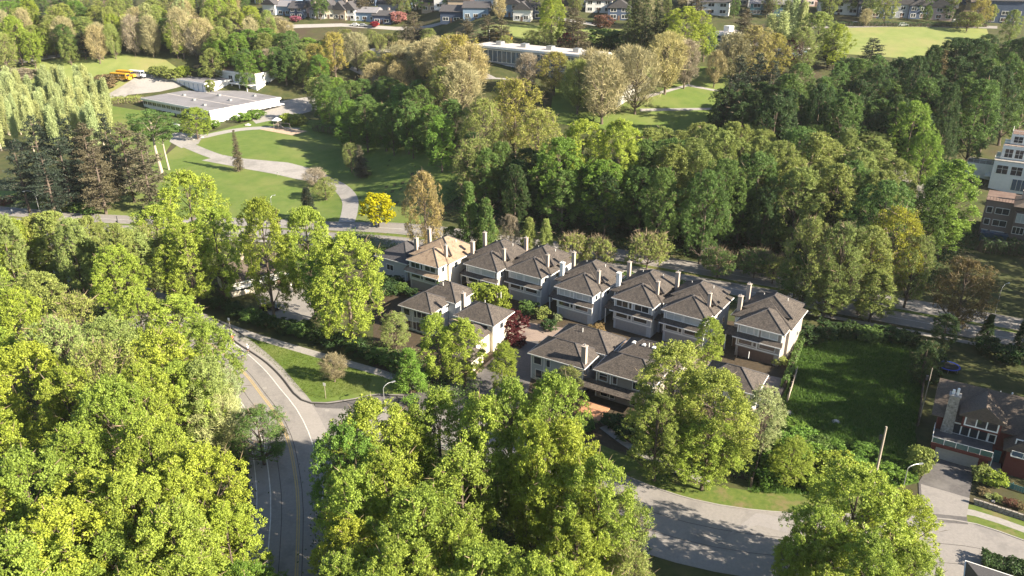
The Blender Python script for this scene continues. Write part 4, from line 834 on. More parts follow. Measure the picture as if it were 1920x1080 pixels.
# ------------------------------------------------------------------ street furniture, people, vehicles
def rise_to(p, py):
    """height above the ground at p that shows at photo row py"""
    b = (540 - py) / FPX; dy = math.cos(PITCH) + b * math.sin(PITCH); dz = -math.sin(PITCH) + b * math.cos(PITCH)
    return CAM_H + p.y * dz / dy - tz(p.x, p.y)
def lamp(px, py, top, arm, ang, label, r=.06, name='street_lamp'):
    p = P(px, py); H = rise_to(p, top) if top < 1080 and top > 12 else 8; h = empty(name, p, ang, label, 'street lamp', 'street lamps')
    H = max(4, min(H, 12))
    MB().tube([(0, 0, -.3), (0, 0, H * .86)], [r * 1.3, r], 7).build('pole', 'lamp_metal', h)
    a = MB(); pts = [(0, 0, H * .85)] + [(arm * (1 - math.cos(t * math.pi / 2)) , 0, H * .85 + H * .15 * math.sin(t * math.pi / 2)) for t in (.25, .5, .75, 1)]; pts.append((arm * 1.35, 0, H * .985))
    a.tube(pts, [r, r * .9, r * .8, r * .75, r * .7, r * .65], 6).build('arm', 'metal', h)
    hd = MB().obox(Vector((arm * 1.3, 0, H * .97)), X, Y, Z, 0, .7, -.12, .12, -.02, .12).build('lamp_head', 'metal', h)
    return h
lamp(77, 408, 357, -2.4, R(10), 'grey street lamp beside the avenue in front of the dark pines')
lamp(1693, 915, 873, 1.4, R(15), 'curved street lamp at the edge of the grassy lot beside the driveway')
lamp(1862, 600, 535, 1.8, R(35), 'tall street lamp with a thin curved arm on the avenue near the right edge')
lamp(1313, 500, 467, 1.6, R(20), 'street lamp among the shaded trees beside the avenue behind the houses')
lamp(722, 775, 722, 1.3, R(40), 'street lamp rising out of the trees at the complex entrance')
lamp(511, 402, 368, 1.0, R(60), 'thin lamp post standing on the park lawn behind the bright trees')
def sign(px, py, label, H=2.4, c='white_trim', w_=.5, hh=.6, group='small sign posts'):
    p = P(px, py); h = empty('sign_post', p, R(-20), label, 'sign', group)
    MB().tube([(0, 0, -.3), (0, 0, H)], [.045, .045], 6).build('post', 'wood', h); MB().box(-w_ / 2, w_ / 2, -.07, -.046, H - hh, H).build('sign_panel', c, h)
sign(611, 747, 'yellow-white sign post on the sunny street verge', 3.2, 'lamp_lens'); sign(432, 617, 'white sign post where the sidewalk meets the street behind the cyclists', 2.6)
sign(521, 330, 'small white sign post beside the park path', 1.5); sign(24, 402, 'small white sign post on the verge at the left edge', 1.6)
# poles
def pole(px, py, top, label, r=.16, cat='pole', cross=False, name='utility_pole', m='wood', tilt=0):
    p = P(px, py); H = rise_to(p, top); h = empty(name, p, R(-25), label, cat)
    MB().tube([(0, 0, -.5), (tilt * .5, 0, H * .5), (tilt, 0, H)], [r * 1.25, r * 1.05, r * .8], 9).build('pole', m, h)
    b = MB().box(tilt - .6, tilt - .2, -.12, .1, H - 2.3, H - 1.5)
    if cross: b.box(tilt - 1.1, tilt + 1.1, -.08, .08, H - 1.1, H - .95)
    b.build('bracket', 'dark_metal', h)
    return p, H
pole(1636, 915, 800, 'tall weathered wooden utility pole at the edge of the grassy lot', .17)
pole(1722, 797, 690, 'slender pale pole at the fence of the red house garden', .07, name='garden_pole')
pole(223, 428, 405, 'short dark post beside the avenue at the left', .14, name='road_post', m='dark_metal', cat='post')
for (px, py, tp, lb) in ((932, 28, 2, 'pale mast between the white and blue hilltop houses'), (1045, 92, 62, 'white flagpole behind the flat roof of the hillside school'), (674, 20, 1, 'white mast at the edge of the hilltop street'), (918, 78, 56, 'floodlight pole behind the hillside school'), (578, 150, 112, 'thin white pole beside the brown-roofed school hall')):
    pole(px, py, tp, lb, .2, 'mast', name='mast', m='white_trim')
# fence of the lot
def board_fence(a, b, hgt, label, m='fence_wood', step=.34, name='board_fence', rail=True, group=None):
    a, b = P(*a), P(*b); L = (Vector((b.x, b.y)) - Vector((a.x, a.y))).length; h = empty(name, (a.x, a.y, tz(a.x, a.y)), math.atan2(b.y - a.y, b.x - a.x), label, 'fence', group)
    me = MB().box(-step * .44, step * .44, -.02, .02, .05, hgt).mesh('board', m); n = int(L / step)
    for i in range(n):
        o = link('board', me, h); o.location = ((i + .5) * step, .0, 0); o.scale = (1, 1, .96 + .07 * ((i * 7) % 5) / 5)
    if rail:
        MB().box(0, L, .024, .08, hgt * .25, hgt * .25 + .09).box(0, L, .024, .08, hgt * .78, hgt * .78 + .09).build('rail', m, h)
    pm = MB().box(-.07, .07, .085, .22, -.3, hgt + .1).mesh('post', m)
    for i in range(int(L / 2.4) + 1):
        o = link('post', pm, h); o.location = (min(i * 2.4, L), 0, 0)
board_fence((1408, 915), (1432, 838), 1.7, 'weathered wooden fence at the left edge of the grassy lot beside the big maple')
board_fence((1722, 800), (1738, 655), 1.8, 'shaded board fence between the grassy lot and the red house garden')
board_fence((1862, 906), (1940, 932), 1.0, 'teal painted picket fence in front of the red house', 'teal_paint', .3, name='picket_fence')
board_fence((1477, 755), (1494, 700), 1.6, 'pale wooden trellis fence beside the taupe townhouse', 'wood', .4)
board_fence((1390, 645), (1380, 672), 1.2, 'low wooden fence screen beside the taupe townhouse entrance', 'wood', .3)
# stone planter wall
a, b = P(1826, 946), P(1945, 985); L = (b - a).length; h = empty('stone_wall', a, math.atan2(b.y - a.y, b.x - a.x), 'low fieldstone retaining wall along the red house front garden', 'wall'); g = random.Random(4)
MB().box(0, L, .12, .5, -.2, .85).build('wall_core', 'soil', h)
stn = [MB().poly([(0, .05, 0), (1, 0, .04), (1, .05, 1), (.05, .0, .95), (0, .3, 0), (1, .3, 0), (1, .3, 1), (0, .3, 1)], [(0, 1, 2, 3), (1, 5, 6, 2), (4, 0, 3, 7), (3, 2, 6, 7)]).mesh('stone', 'stone')]
for row in range(3):
    x = -.1 * row
    while x < L:
        ww = g.uniform(.45, .8); o = link('stone', stn[0], h); o.location = (x, g.uniform(-.06, .02), row * .3 + g.uniform(-.01, .02)); o.scale = (ww - .04, 1, .28 + g.uniform(-.02, .02)); x += ww
# cyclists
def skin_mesh(name, J, edges, rad, m, sub=2):
    me = bpy.data.meshes.new(name); me.from_pydata(J, edges, []); o = bpy.data.objects.new(name, me); col.objects.link(o)
    sk = o.modifiers.new('skin', 'SKIN'); ss = o.modifiers.new('sub', 'SUBSURF'); ss.levels = sub; ss.render_levels = sub
    for i, v in enumerate(me.skin_vertices[0].data): v.radius = (rad[i], rad[i]); v.use_root = (i == 0)
    dg = bpy.context.evaluated_depsgraph_get(); dg.update(); out = bpy.data.meshes.new_from_object(o.evaluated_get(dg)); bpy.data.objects.remove(o)
    out.name = name; out.materials.clear(); out.materials.append(MATS[m])
    for p in out.polygons: p.use_smooth = True
    return out
# riding pose: x forward, hands on bars at (.55, +-.22, 1.02), pedals at (.12, .., .3)
J = [(-.18, 0, .98), (-.02, 0, 1.22), (.14, 0, 1.42), (.21, 0, 1.50), (.27, 0, 1.62), (.30, 0, 1.72)]
E = [(0, 1), (1, 2), (2, 3), (3, 4), (4, 5)]; RD_ = [.15, .15, .15, .06, .09, .085]
for s in (-1, 1):
    k = len(J); J += [(.12, s * .19, 1.40), (.32, s * .25, 1.22), (.52, s * .22, 1.06), (.60, s * .22, 1.05)]; E += [(2, k), (k, k + 1), (k + 1, k + 2), (k + 2, k + 3)]; RD_ += [.075, .05, .038, .042]
    k = len(J); kz = .86 if s > 0 else .66; pz = .42 if s > 0 else .14
    J += [(-.14, s * .10, .95), (.24 if s > 0 else .16, s * .12, kz - .08), (.06 if s > 0 else .04, s * .11, pz), (.20 if s > 0 else .18, s * .11, pz - .04)]; E += [(0, k), (k, k + 1), (k + 1, k + 2), (k + 2, k + 3)]; RD_ += [.11, .075, .05, .04]
body = skin_mesh('person', J, E, RD_, 'skin')
shirt = skin_mesh('shirt', J[:3] + [J[6], (.22, -.22, 1.31), J[14], (.22, .22, 1.31)], [(0, 1), (1, 2), (2, 3), (3, 4), (2, 5), (5, 6)], [.165, .17, .165, .095, .075, .095, .075], 'cloth_dark')
shorts = skin_mesh('shorts', [(-.18, 0, 1.0), J[10], (.06, -.11, .80), J[18], (.10, .11, .86)], [(0, 1), (1, 2), (0, 3), (3, 4)], [.165, .125, .10, .125, .10], 'cloth_dark')
helmet = MB(); 
for i, (z, r) in enumerate(((1.70, .125), (1.76, .125), (1.82, .10), (1.86, .05))): pass
helmet.tube([(.29, 0, 1.68), (.29, 0, 1.74), (.28, 0, 1.80), (.28, 0, 1.84)], [.12, .125, .10, .045], 10); helmet = helmet.mesh('helmet', 'cloth_white')
def torus(x, z, r, t, n=18, m=5):
    mb = MB()
    mb.v = [(x + (r + t * math.cos(b)) * math.cos(a), t * math.sin(b), z + (r + t * math.cos(b)) * math.sin(a)) for a in [2 * math.pi * i / n for i in range(n)] for b in [2 * math.pi * j / m for j in range(m)]]
    mb.f = [(i * m + j, ((i + 1) % n) * m + j, ((i + 1) % n) * m + (j + 1) % m, i * m + (j + 1) % m) for i in range(n) for j in range(m)]; return mb
wheel = {}
for nm, x in (('rear', -.48), ('front', .62)):
    wheel[nm] = (torus(x, .34, .33, .022).mesh('tyre', 'rubber'), torus(x, .34, .3, .012).tube([(x, -.05, .34), (x, .05, .34)], [.03, .03], 6).mesh('rim', 'metal'))
    
frm = MB().tube([(-.48, 0, .34), (-.18, 0, .84), (.42, 0, .88), (.10, 0, .3), (-.18, 0, .84)], [.018, .02, .02, .022, .02], 6).tube([(-.48, 0, .34), (.1, 0, .3)], [.016, .016], 6).tube([(.62, 0, .34), (.42, 0, .95), (.46, 0, 1.03)], [.018, .02, .02], 6).mesh('frame', 'dark_metal')
bars = MB().tube([(.58, -.24, 1.0), (.47, -.2, 1.02), (.46, .2, 1.02), (.58, .24, 1.0)], [.015] * 4, 6).mesh('handlebar', 'dark_metal'); sad = MB().box(-.32, -.06, -.07, .07, .9, .95).tube([(-.18, 0, .8), (-.19, 0, .92)], [.015, .015], 6).mesh('saddle', 'rubber')
ped = MB().tube([(.1, -.12, .14), (.1, -.05, .3), (.1, .05, .3), (.1, .12, .42)], [.02, .018, .018, .02], 6).mesh('crank', 'metal')
for (px, py, a, sh, so_, he, lb, lb2) in ((437, 643, 118, 'cloth_red', 'cloth_dark', 'cloth_white', 'cyclist in a bright red top nearest the kerb, riding away first', 'bicycle under the red-topped rider by the kerb'),
        (466, 662, 122, 'cloth_white', 'cloth_dark', 'cloth_white', 'cyclist in a white top riding beside the kerb behind the red-topped one', 'bicycle under the white-topped rider by the kerb'), (455, 675, 124, 'cloth_blue', 'cloth_dark', 'cloth_dark', 'cyclist in dark clothes nearest the yellow line', 'bicycle under the dark-clothed rider near the yellow line')):
    p = P(px, py); p.z += .068
    h = empty('bicycle', p, R(a), lb2, 'bicycle', 'bicycles on the street')
    link('frame', frm, h); link('handlebar', bars, h); link('saddle', sad, h); link('crank', ped, h)
    for nm in ('rear', 'front'):
        t = link('wheel', wheel[nm][1], h); link('tyre', wheel[nm][0], t)
    c = tag(link('person', body), lb, 'person', 'cyclists on the street'); c.location = p; c.rotation_euler = (0, 0, R(a))
    for nm, me, mm in (('shirt', shirt, sh), ('shorts', shorts, so_), ('helmet', helmet, he)):
        o = link(nm, me, c); o.material_slots[0].link = 'OBJECT'; o.material_slots[0].material = MATS[mm]
# cars
def car(px, py, a, m, label, L=4.5, name='parked_car', van=False):
    p = P(px, py); h = empty(name, p + Z * .07, R(a), label, 'van' if van else 'car', 'parked cars'); w_, H = .88, (1.95 if van else 1.45); hl = L / 2
    pr = [(-hl, .35), (-hl + .05, .85), (-hl + .35, .92), (-hl + .9, H), (hl - 1.75, H), (hl - 1.0, .92), (hl - .1, .78), (hl, .4), (hl - .1, .25), (-hl + .1, .25)] if not van else [(-hl, .3), (-hl, H - .1), (-hl + .2, H), (hl - 1.3, H), (hl - .8, 1.05), (hl - .05, .9), (hl, .4), (hl - .1, .25), (-hl + .1, .25)]
    mb = MB(); n = len(pr); top = max(z for _, z in pr)
    wz = lambda z: w_ * (1 if z < .95 else .84)
    mb.v = [(x, -wz(z), z) for x, z in pr] + [(x, wz(z), z) for x, z in pr]; mb.f = [tuple(range(n)), tuple(reversed(range(n, 2 * n)))] + [(i, i + n, (i + 1) % n + n, (i + 1) % n) for i in range(n)]
    b = mb.build('body', m, h)
    gl = MB()
    for s in (-1, 1): gl.poly([(-hl + .75, s * .885, .98), (hl - 1.15, s * .885, .98), (hl - 1.85, s * .765, H - .1), (-hl + 1.05, s * .765, H - .1)], [(0, 1, 2, 3)])
    gl.poly([(hl - 1.03, -.72, .97), (hl - 1.03, .72, .97), (hl - 1.68, .66, H - .06), (hl - 1.68, -.66, H - .06)], [(0, 1, 2, 3)]) if not van else gl.poly([(hl - .82, -.72, 1.1), (hl - .82, .72, 1.1), (hl - 1.24, .66, H - .1), (hl - 1.24, -.66, H - .1)], [(0, 1, 2, 3)])
    gl.build('window', 'glass', h)
    for sx in (-hl + .8, hl - .85):
        for s in (-1, 1): MB().tube([(sx, s * .72, .31), (sx, s * .92, .31)], [.32, .32], 12).build('wheel', 'rubber', h)
    for s in (-1, 1): MB().box(hl - .06, hl + .012, s * .62 - .15, s * .62 + .15, .58, .72).build('headlight', 'lamp_lens', h)
    return h
car(508, 580, -8, 'car_dark', 'dark car parked on the shaded driveway behind the tall trees')
for (px, py, a, m, lb) in ((1605, 47, -6, 'car_silver', 'silver-blue car parked on the upper road left of the others'), (1664, 47, -6, 'car_dark', 'dark car parked behind the white one on the upper road'), (1693, 49, -6, 'car_white', 'white car parked on the upper road'),
        (667, 49, -15, 'car_white', 'white car parked at the hilltop street below the wide blue bungalow'), (681, 50, -15, 'car_silver', 'silver car parked beside the white one on the hilltop street'), (703, 47, -15, 'cloth_red', 'dark red car parked in front of the small dark blue house'), (1143, 45, -10, 'car_dark', 'dark car parked beneath the dark navy gabled house')): car(px, py, a, m, lb)
car(1797, 44, -6, 'car_white', 'white van parked under the tree at the right end of the upper road', 5.4, 'parked_van', True)
for i, (px, py) in enumerate(((338, 244), (330, 240), (324, 236))): car(px, py, 150, ('car_dark', 'car_silver', 'car_dark')[i], ('dark car parked nearest the path beside the yellow-green tree', 'silver car parked between two dark cars beside the yellow-green tree', 'dark car parked furthest from the path beside the yellow-green tree')[i])
def bus(px, py, a, m, label, L=11):
    p = P(px, py); h = empty('school_bus', p + Z * .07, R(a), label, 'bus', 'parked buses'); MB().box(-L / 2, L / 2 - 1.2, -1.2, 1.2, .5, 3.0).box(L / 2 - 1.2, L / 2, -1.0, 1.0, .501, 1.6).box(-L / 2 + .1, L / 2 - 1.3, -1.1, 1.1, 3.003, 3.12).build('body', m, h)
    for s in (-1, 1):
        for i in range(8): MB().box(-L / 2 + .4 + i * 1.1, -L / 2 + 1.3 + i * 1.1, s * 1.21 - .01, s * 1.21 + .01, 1.9, 2.65).build('window', 'glass', h)
        for x in (-L / 2 + 2, L / 2 - 1.4): MB().tube([(x, s * .95, .5), (x, s * 1.22, .5)], [.5, .5], 12).build('wheel', 'rubber', h)
    MB().box(-L / 2, L / 2 - 1.2, -1.215, 1.215, 1.3, 1.42).build('stripe', 'dark_metal', h); MB().box(L / 2 - 1.195, L / 2 - 1.17, -1, 1, 1.7, 2.8).build('windscreen', 'glass', h)
bus(228, 150, -22, 'bus_yellow', 'yellow school bus nearest the shrubs in the school yard'); bus(238, 145, -22, 'bus_yellow', 'second yellow school bus, beside the white one in the school yard', 10); bus(258, 145, -22, 'bus_white', 'white and blue bus in the school yard', 9)
bus(940, 76, -12, 'bus_yellow', 'yellow bus parked behind the flat roof of the hillside school', 9)
def manhole(px, py, label):
    p = P(px, py); o = tag(MB().tube([(0, 0, 0), (0, 0, .02)], [.42, .42], 16).build('manhole_cover', 'concrete'), label, 'manhole cover'); o.location = p + Z * .06
manhole(1348, 1010, 'pale round manhole cover in the shaded cross street'); manhole(613, 770, 'pale round manhole cover in the side junction'); manhole(496, 728, 'pale manhole cover in the bike lane of the curving street')
# playground
p = P(514, 241); h = empty('play_structure', p, R(-20), 'pale climbing tower with a slide on the sandy playground', 'playground equipment')
b = MB()
for x in (0, 2):
    for y in (0, 2): b.box(x - .08, x + .08, y - .08, y + .08, -.2, 3.2)
b.box(-.1, 2.1, -.1, 2.1, 1.4, 1.55).build('frame', 'wood', h); MB().hip(-.4, 2.4, -.4, 2.4, 3.25, 1.2).build('roof', 'white_wall', h); MB().poly([(2, .5, 1.5), (2, 1.3, 1.5), (4.6, 1.3, .2), (4.6, .5, .2), (2, .5, 1.4), (2, 1.3, 1.4), (4.6, 1.3, .1), (4.6, .5, .1)], [(0, 3, 2, 1), (4, 5, 6, 7), (0, 1, 5, 4), (2, 3, 7, 6), (0, 4, 7, 3), (1, 2, 6, 5)]).build('slide', 'wood', h)
p = P(534, 243); h = empty('swing_frame', p, R(-20), 'wooden swing frame on the sandy playground', 'playground equipment')
MB().tube([(-2.5, -1, 0), (-2.5, 0, 2.6), (2.5, 0, 2.6), (2.5, -1, 0)], [.1] * 4, 6).tube([(-2.5, 1, 0), (-2.5, 0, 2.6)], [.1, .1], 6).tube([(2.5, 1, 0), (2.5, 0, 2.6)], [.1, .1], 6).build('frame', 'wood', h)
for x in (-1, 1): MB().box(x - .3, x + .3, -.12, .12, .5, .58).tube([(x - .25, 0, .55), (x - .25, 0, 2.6)], [.02, .02], 4).tube([(x + .25, 0, .55), (x + .25, 0, 2.6)], [.02, .02], 4).build('swing', 'dark_metal', h)
# trampoline and bench
p = P(1778, 693); h = empty('trampoline', p, 0, 'blue-padded trampoline in the shaded garden behind the red house', 'trampoline')
b = MB(); b.tube([(0, 0, .75), (0, 0, .78)], [1.6, 1.6], 20); b.build('mat', 'rubber', h); t = torus(0, 0, 1.8, .16, 20, 5); t.v = [(x, z, y * .4 + .8) for x, y, z in t.v]; t.build('pad', 'tarp_blue', h)
for i in range(6): MB().tube([(1.75 * math.cos(i * 1.047), 1.75 * math.sin(i * 1.047), 0), (1.75 * math.cos(i * 1.047), 1.75 * math.sin(i * 1.047), .75)], [.04, .04], 5).build('leg', 'metal', h)
def rock(px, py, s, label):
    g = random.Random(int(px)); bm = bmesh.new(); bmesh.ops.create_icosphere(bm, subdivisions=2, radius=1)
    for v in bm.verts: v.co *= g.uniform(.8, 1.15)
    me = bpy.data.meshes.new('boulder'); bm.to_mesh(me); bm.free(); me.materials.append(MATS['boulder']); o = tag(link('boulder', me), label, 'boulder', 'pale boulders'); o.location = P(px, py); o.scale = (s, s * .8, s * .6); return o
rock(465, 235, 1.3, 'large pale boulder on the grass below the long school block'); rock(378, 258, .9, 'pale boulder at the inner edge of the forecourt path'); rock(362, 262, .8, 'small boulder at the corner of the forecourt'); rock(1862, 940, .35, 'white boulder in the flower bed of the red house'); rock(1480, 775, .7, 'pale boulder at the shaded left side of the grassy lot'); rock(1567, 792, .8, 'pale boulder in the middle of the grassy lot')

# ------------------------------------------------------------------ hedges and plants
hedge(P(1470, 730), P(1503, 640), 1.0, 1.7, 'M', 'tall clipped hedge between the taupe townhouse and the grassy lot')
hedge(P(1040, 505), P(1330, 548), 2.0, 1.7, 'M', 'long dark hedge between the back row of townhouses and the avenue')
hedge(P(1838, 1056), P(1975, 1092), 2.4, 1.3, 'D', 'dark clipped hedge at the bottom right corner', dens=110)
hedge(P(1500, 48), P(1850, 50), 2.5, 1.6, 'D', 'long clipped hedge along the upper road', dens=20)
hedge(P(590, 243), P(740, 262), 5, 2.6, 'M', 'rough green hedge along the far edge of the park lawn', dens=25)
hedge(P(740, 262), P(860, 285), 5, 2.6, 'M', 'rough green hedge in shade at the right end of the park lawn', dens=25)
hedge(P(1835, 470), P(1960, 482), 4, 3.5, 'D', 'dark hedge below the brick house at the right edge', dens=30)
hedge(P(208, 193), P(268, 190), 5, 2.4, 'YO', 'low yellow-green hedge at the left end of the long school block', dens=20)
SH = [('shrub', 495, 600, 2.6, 2.6, 'D'), ]
def SHB(lst, group, lab):
    for i, (px, py, h, r, c) in enumerate(sorted(lst)): TB('shrub', px, py, h, r, c, lab + ', %s from left' % ORD[i], group)
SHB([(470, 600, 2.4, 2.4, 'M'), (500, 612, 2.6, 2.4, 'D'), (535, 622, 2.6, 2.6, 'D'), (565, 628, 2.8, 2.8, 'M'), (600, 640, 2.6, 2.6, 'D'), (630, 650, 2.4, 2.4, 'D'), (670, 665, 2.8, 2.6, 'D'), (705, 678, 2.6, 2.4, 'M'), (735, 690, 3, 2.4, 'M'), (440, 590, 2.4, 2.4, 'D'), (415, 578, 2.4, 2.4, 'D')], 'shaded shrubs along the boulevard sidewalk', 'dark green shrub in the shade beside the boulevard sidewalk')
SHB([(1078, 772, 2.4, 1.8, 'OR'), (1100, 806, 1.8, 1.6, 'M'), (1150, 800, 2.2, 2, 'D'), (1170, 820, 2, 1.8, 'D'), (1195, 800, 2.0, 1.8, 'M'), (1210, 812, 2, 2, 'M')], 'shrubs in the garden around the terracotta patio', 'low garden shrub beside the terracotta patio')
TB('shrub', 990, 588, 2.8, 2.2, 'M', 'green shrub at the foot of the third townhouse'); TB('shrub', 968, 648, 2.2, 2.0, 'RD', 'low dark red shrub in front of the dark red maple'); TB('shrub', 1030, 618, 2.2, 1.8, 'D', 'dark shrub at the top left corner of the L-shaped roof house'); TB('shrub', 1018, 597, 2.6, 1.8, 'YO', 'yellow flowering shrub in the middle of the paved courtyard'); TB('shrub', 1046, 602, 1.6, 1.0, 'L', 'small pale shrub at the right side of the courtyard')
TB('shrub', 1060, 655, 2.8, 1.5, 'RD', 'small dark red shrub against the L-shaped roof house'); TB('shrub', 1118, 632, 2.6, 1.9, 'OR', 'brownish shrub between two grey townhouses'); TB('shrub', 1460, 685, 1.8, 1.3, 'YO', 'yellow-green shrub at the corner of the taupe townhouse')
TB('shrub', 1722, 886, 4.2, 1.9, 'YO', 'round-topped bleached shrub beside the driveway of the red house'); TB('shrub', 1838, 900, 2.4, 1.6, 'YO', 'yellow shrub at the right side of the driveway'); TB('shrub', 1862, 908, 2.0, 2.0, 'Y', 'spreading bright green shrub in front of the red house porch')
SHB([(1842, 926, .8, .9, 'OR'), (1868, 936, .7, .8, 'YO'), (1893, 948, 1, .9, 'RB'), (1915, 955, .9, .9, 'OR'), (1850, 932, .6, .7, 'L')], 'bedding plants behind the stone wall', 'low colourful bedding plant behind the stone garden wall')
SHB([(300, 412 - 12, 3.5, 3, 'M'), (120, 395, 3.6, 3.2, 'O'), (95, 388, 3.2, 2.8, 'YO'), (75, 385, 3, 2.6, 'O'), (145, 398, 3, 2.8, 'M'), (170, 402, 2.6, 2.4, 'M')], 'bushes in front of the dark pines', 'sunlit green bush at the foot of the dark pines'); TB('shrub', 12, 385, 2.6, 2.4, 'RB', 'reddish bush at the left edge beyond the avenue')
SHB([(1480, 880, 3, 3, 'Y'), (1510, 870, 3.2, 3, 'G'), (1540, 890, 3, 2.8, 'Y'), (1455, 885, 2.8, 2.6, 'G'), (1470, 845, 2.6, 2.4, 'G'), (1500, 835, 2.6, 2.6, 'G'), (1530, 850, 2.6, 2.4, 'M'), (1570, 880, 2.6, 2.6, 'Y'), (1600, 880, 2.4, 2.4, 'G'), (1440, 905, 2.2, 2.2, 'G'), (1560, 845, 1.8, 2, 'G'), (1490, 810, 2.0, 2.2, 'G'), (1620, 850, 1.6, 1.8, 'G'), (1660, 890, 1.8, 2, 'G'), (1520, 915, 2.2, 2.2, 'Y'), (1690, 900, 1.4, 1.6, 'G')], 'wild bushes on the sunny front of the grassy lot', 'wild bright green bush on the sunny front of the grassy lot')
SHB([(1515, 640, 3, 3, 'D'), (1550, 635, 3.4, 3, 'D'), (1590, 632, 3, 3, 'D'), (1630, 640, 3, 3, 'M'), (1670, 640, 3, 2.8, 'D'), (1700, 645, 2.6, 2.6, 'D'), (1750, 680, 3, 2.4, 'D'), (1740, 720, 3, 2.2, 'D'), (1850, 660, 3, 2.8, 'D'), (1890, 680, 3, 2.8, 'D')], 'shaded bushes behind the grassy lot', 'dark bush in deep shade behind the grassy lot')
SHB([(325, 150, 5, 4.5, 'O'), (345, 145, 5, 4, 'Y'), (300, 145, 5, 4.5, 'O'), (385, 145, 4.5, 3.8, 'YO'), (400, 240, 3, 3, 'G')], 'bushes around the school annex', 'rounded bush at the edge of the school yard')
TB('shrub', 200, 166, 6, 6, (.22, .17, .09), 'wide rust-brown thicket beside the yellow buses'); TB('shrub', 40, 150, 5, 9, 'K', 'pinkish bare thicket on the sports field edge')
SHB([(455, 228, 3.5, 4, 'G'), (480, 222, 3.4, 4, 'G'), (545, 232, 4, 4.5, 'Y'), (560, 235, 4, 3.5, 'O')], 'bright bushes below the school terrace', 'bright green bush between the school block and the playground')
for (px, py, r, hh, c, lb) in ((592, 350, 4.2, 6, 'K', 'pinkish-brown bare bush at the bend of the park path'), (612, 375, 4.5, 7, 'O', 'greyish spreading shrub-tree at the bend of the park path')):
    TB('bare' if c == 'K' else 'bud', px, py, hh, r, c, lb)
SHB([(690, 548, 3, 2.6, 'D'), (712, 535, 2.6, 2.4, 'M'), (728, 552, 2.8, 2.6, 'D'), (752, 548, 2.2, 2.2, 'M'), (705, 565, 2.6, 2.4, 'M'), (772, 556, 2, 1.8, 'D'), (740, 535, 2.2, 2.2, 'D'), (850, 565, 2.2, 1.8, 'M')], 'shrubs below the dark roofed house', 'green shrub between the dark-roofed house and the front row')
# loose low growth
W_ = lambda pts: [(P(*q).x, P(*q).y) for q in pts]
scatter('rough_grass', [W_([(1500, 655), (1560, 640), (1725, 650), (1738, 700), (1715, 800), (1722, 905), (1600, 930), (1410, 925), (1478, 720)])], 26000, .12, .5, (.085, .16, .028), 'rough uncut grass covering the empty lot', seed=2, mats=('leaf',), blades=True, wid=.16, clump=4)
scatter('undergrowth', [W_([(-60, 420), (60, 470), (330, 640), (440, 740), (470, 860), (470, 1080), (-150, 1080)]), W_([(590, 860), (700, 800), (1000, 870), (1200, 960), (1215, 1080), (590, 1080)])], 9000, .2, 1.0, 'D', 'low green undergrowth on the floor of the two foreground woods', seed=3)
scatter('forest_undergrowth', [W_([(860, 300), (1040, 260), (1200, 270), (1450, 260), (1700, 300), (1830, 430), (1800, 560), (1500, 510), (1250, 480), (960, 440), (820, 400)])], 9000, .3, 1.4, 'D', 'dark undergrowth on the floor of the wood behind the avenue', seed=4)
scatter('verge_grass', [W_([(430, 622), (470, 634), (700, 704), (690, 735), (600, 750), (560, 735), (510, 680)])], 9000, .1, .16, (.11, .155, .02), 'short mown grass on the street verge', seed=6, blades=True, wid=.2, clump=3)
scatter('garden_plants', [W_([(1000, 480), (1330, 548), (1480, 580), (1490, 610), (1370, 570), (1030, 515)]), W_([(700, 640), (900, 720), (880, 760), (740, 720)]), W_([(1160, 800), (1420, 840), (1420, 900), (1250, 890)]), W_([(650, 430), (780, 470), (770, 500), (690, 480)])], 5000, .16, .8, 'M', 'low mixed garden planting around the townhouses', seed=7)
# ------------------------------------------------------------------ trees
rows([('maple', *q) for q in [(40, 645, 22, 8, 'Y'), (195, 712, 21, 7, 'Y'), (270, 790, 20, 6.5, 'Y'), (365, 838, 20, 7, 'Y'), (130, 810, 21, 7, 'Y'), (30, 850, 21, 7, 'Y'), (230, 890, 20, 7, 'Y'), (100, 950, 20, 7, 'Y'), (310, 955, 19, 6.5, 'Y'), (200, 1005, 19, 7, 'Y'), (20, 1010, 19, 7, 'Y'), (415, 950, 17, 5.2, 'Y'), (340, 1045, 18, 6.5, 'Y'), (110, 1070, 18, 7, 'Y'), (450, 1060, 14, 4.5, 'G'), (-60, 760, 21, 7, 'Y'), (-50, 920, 20, 7, 'Y'), (490, 1075, 10, 3, 'G'), (240, 1085, 18, 7, 'Y'), (20, 1110, 19, 7, 'Y'), (330, 880, 18, 6, 'Y'), (160, 890, 19, 6, 'Y')]], {'maple': 'bright yellow-green maple'}, 'lower left wood', 'yellow-green maples of the wood in the lower left corner')
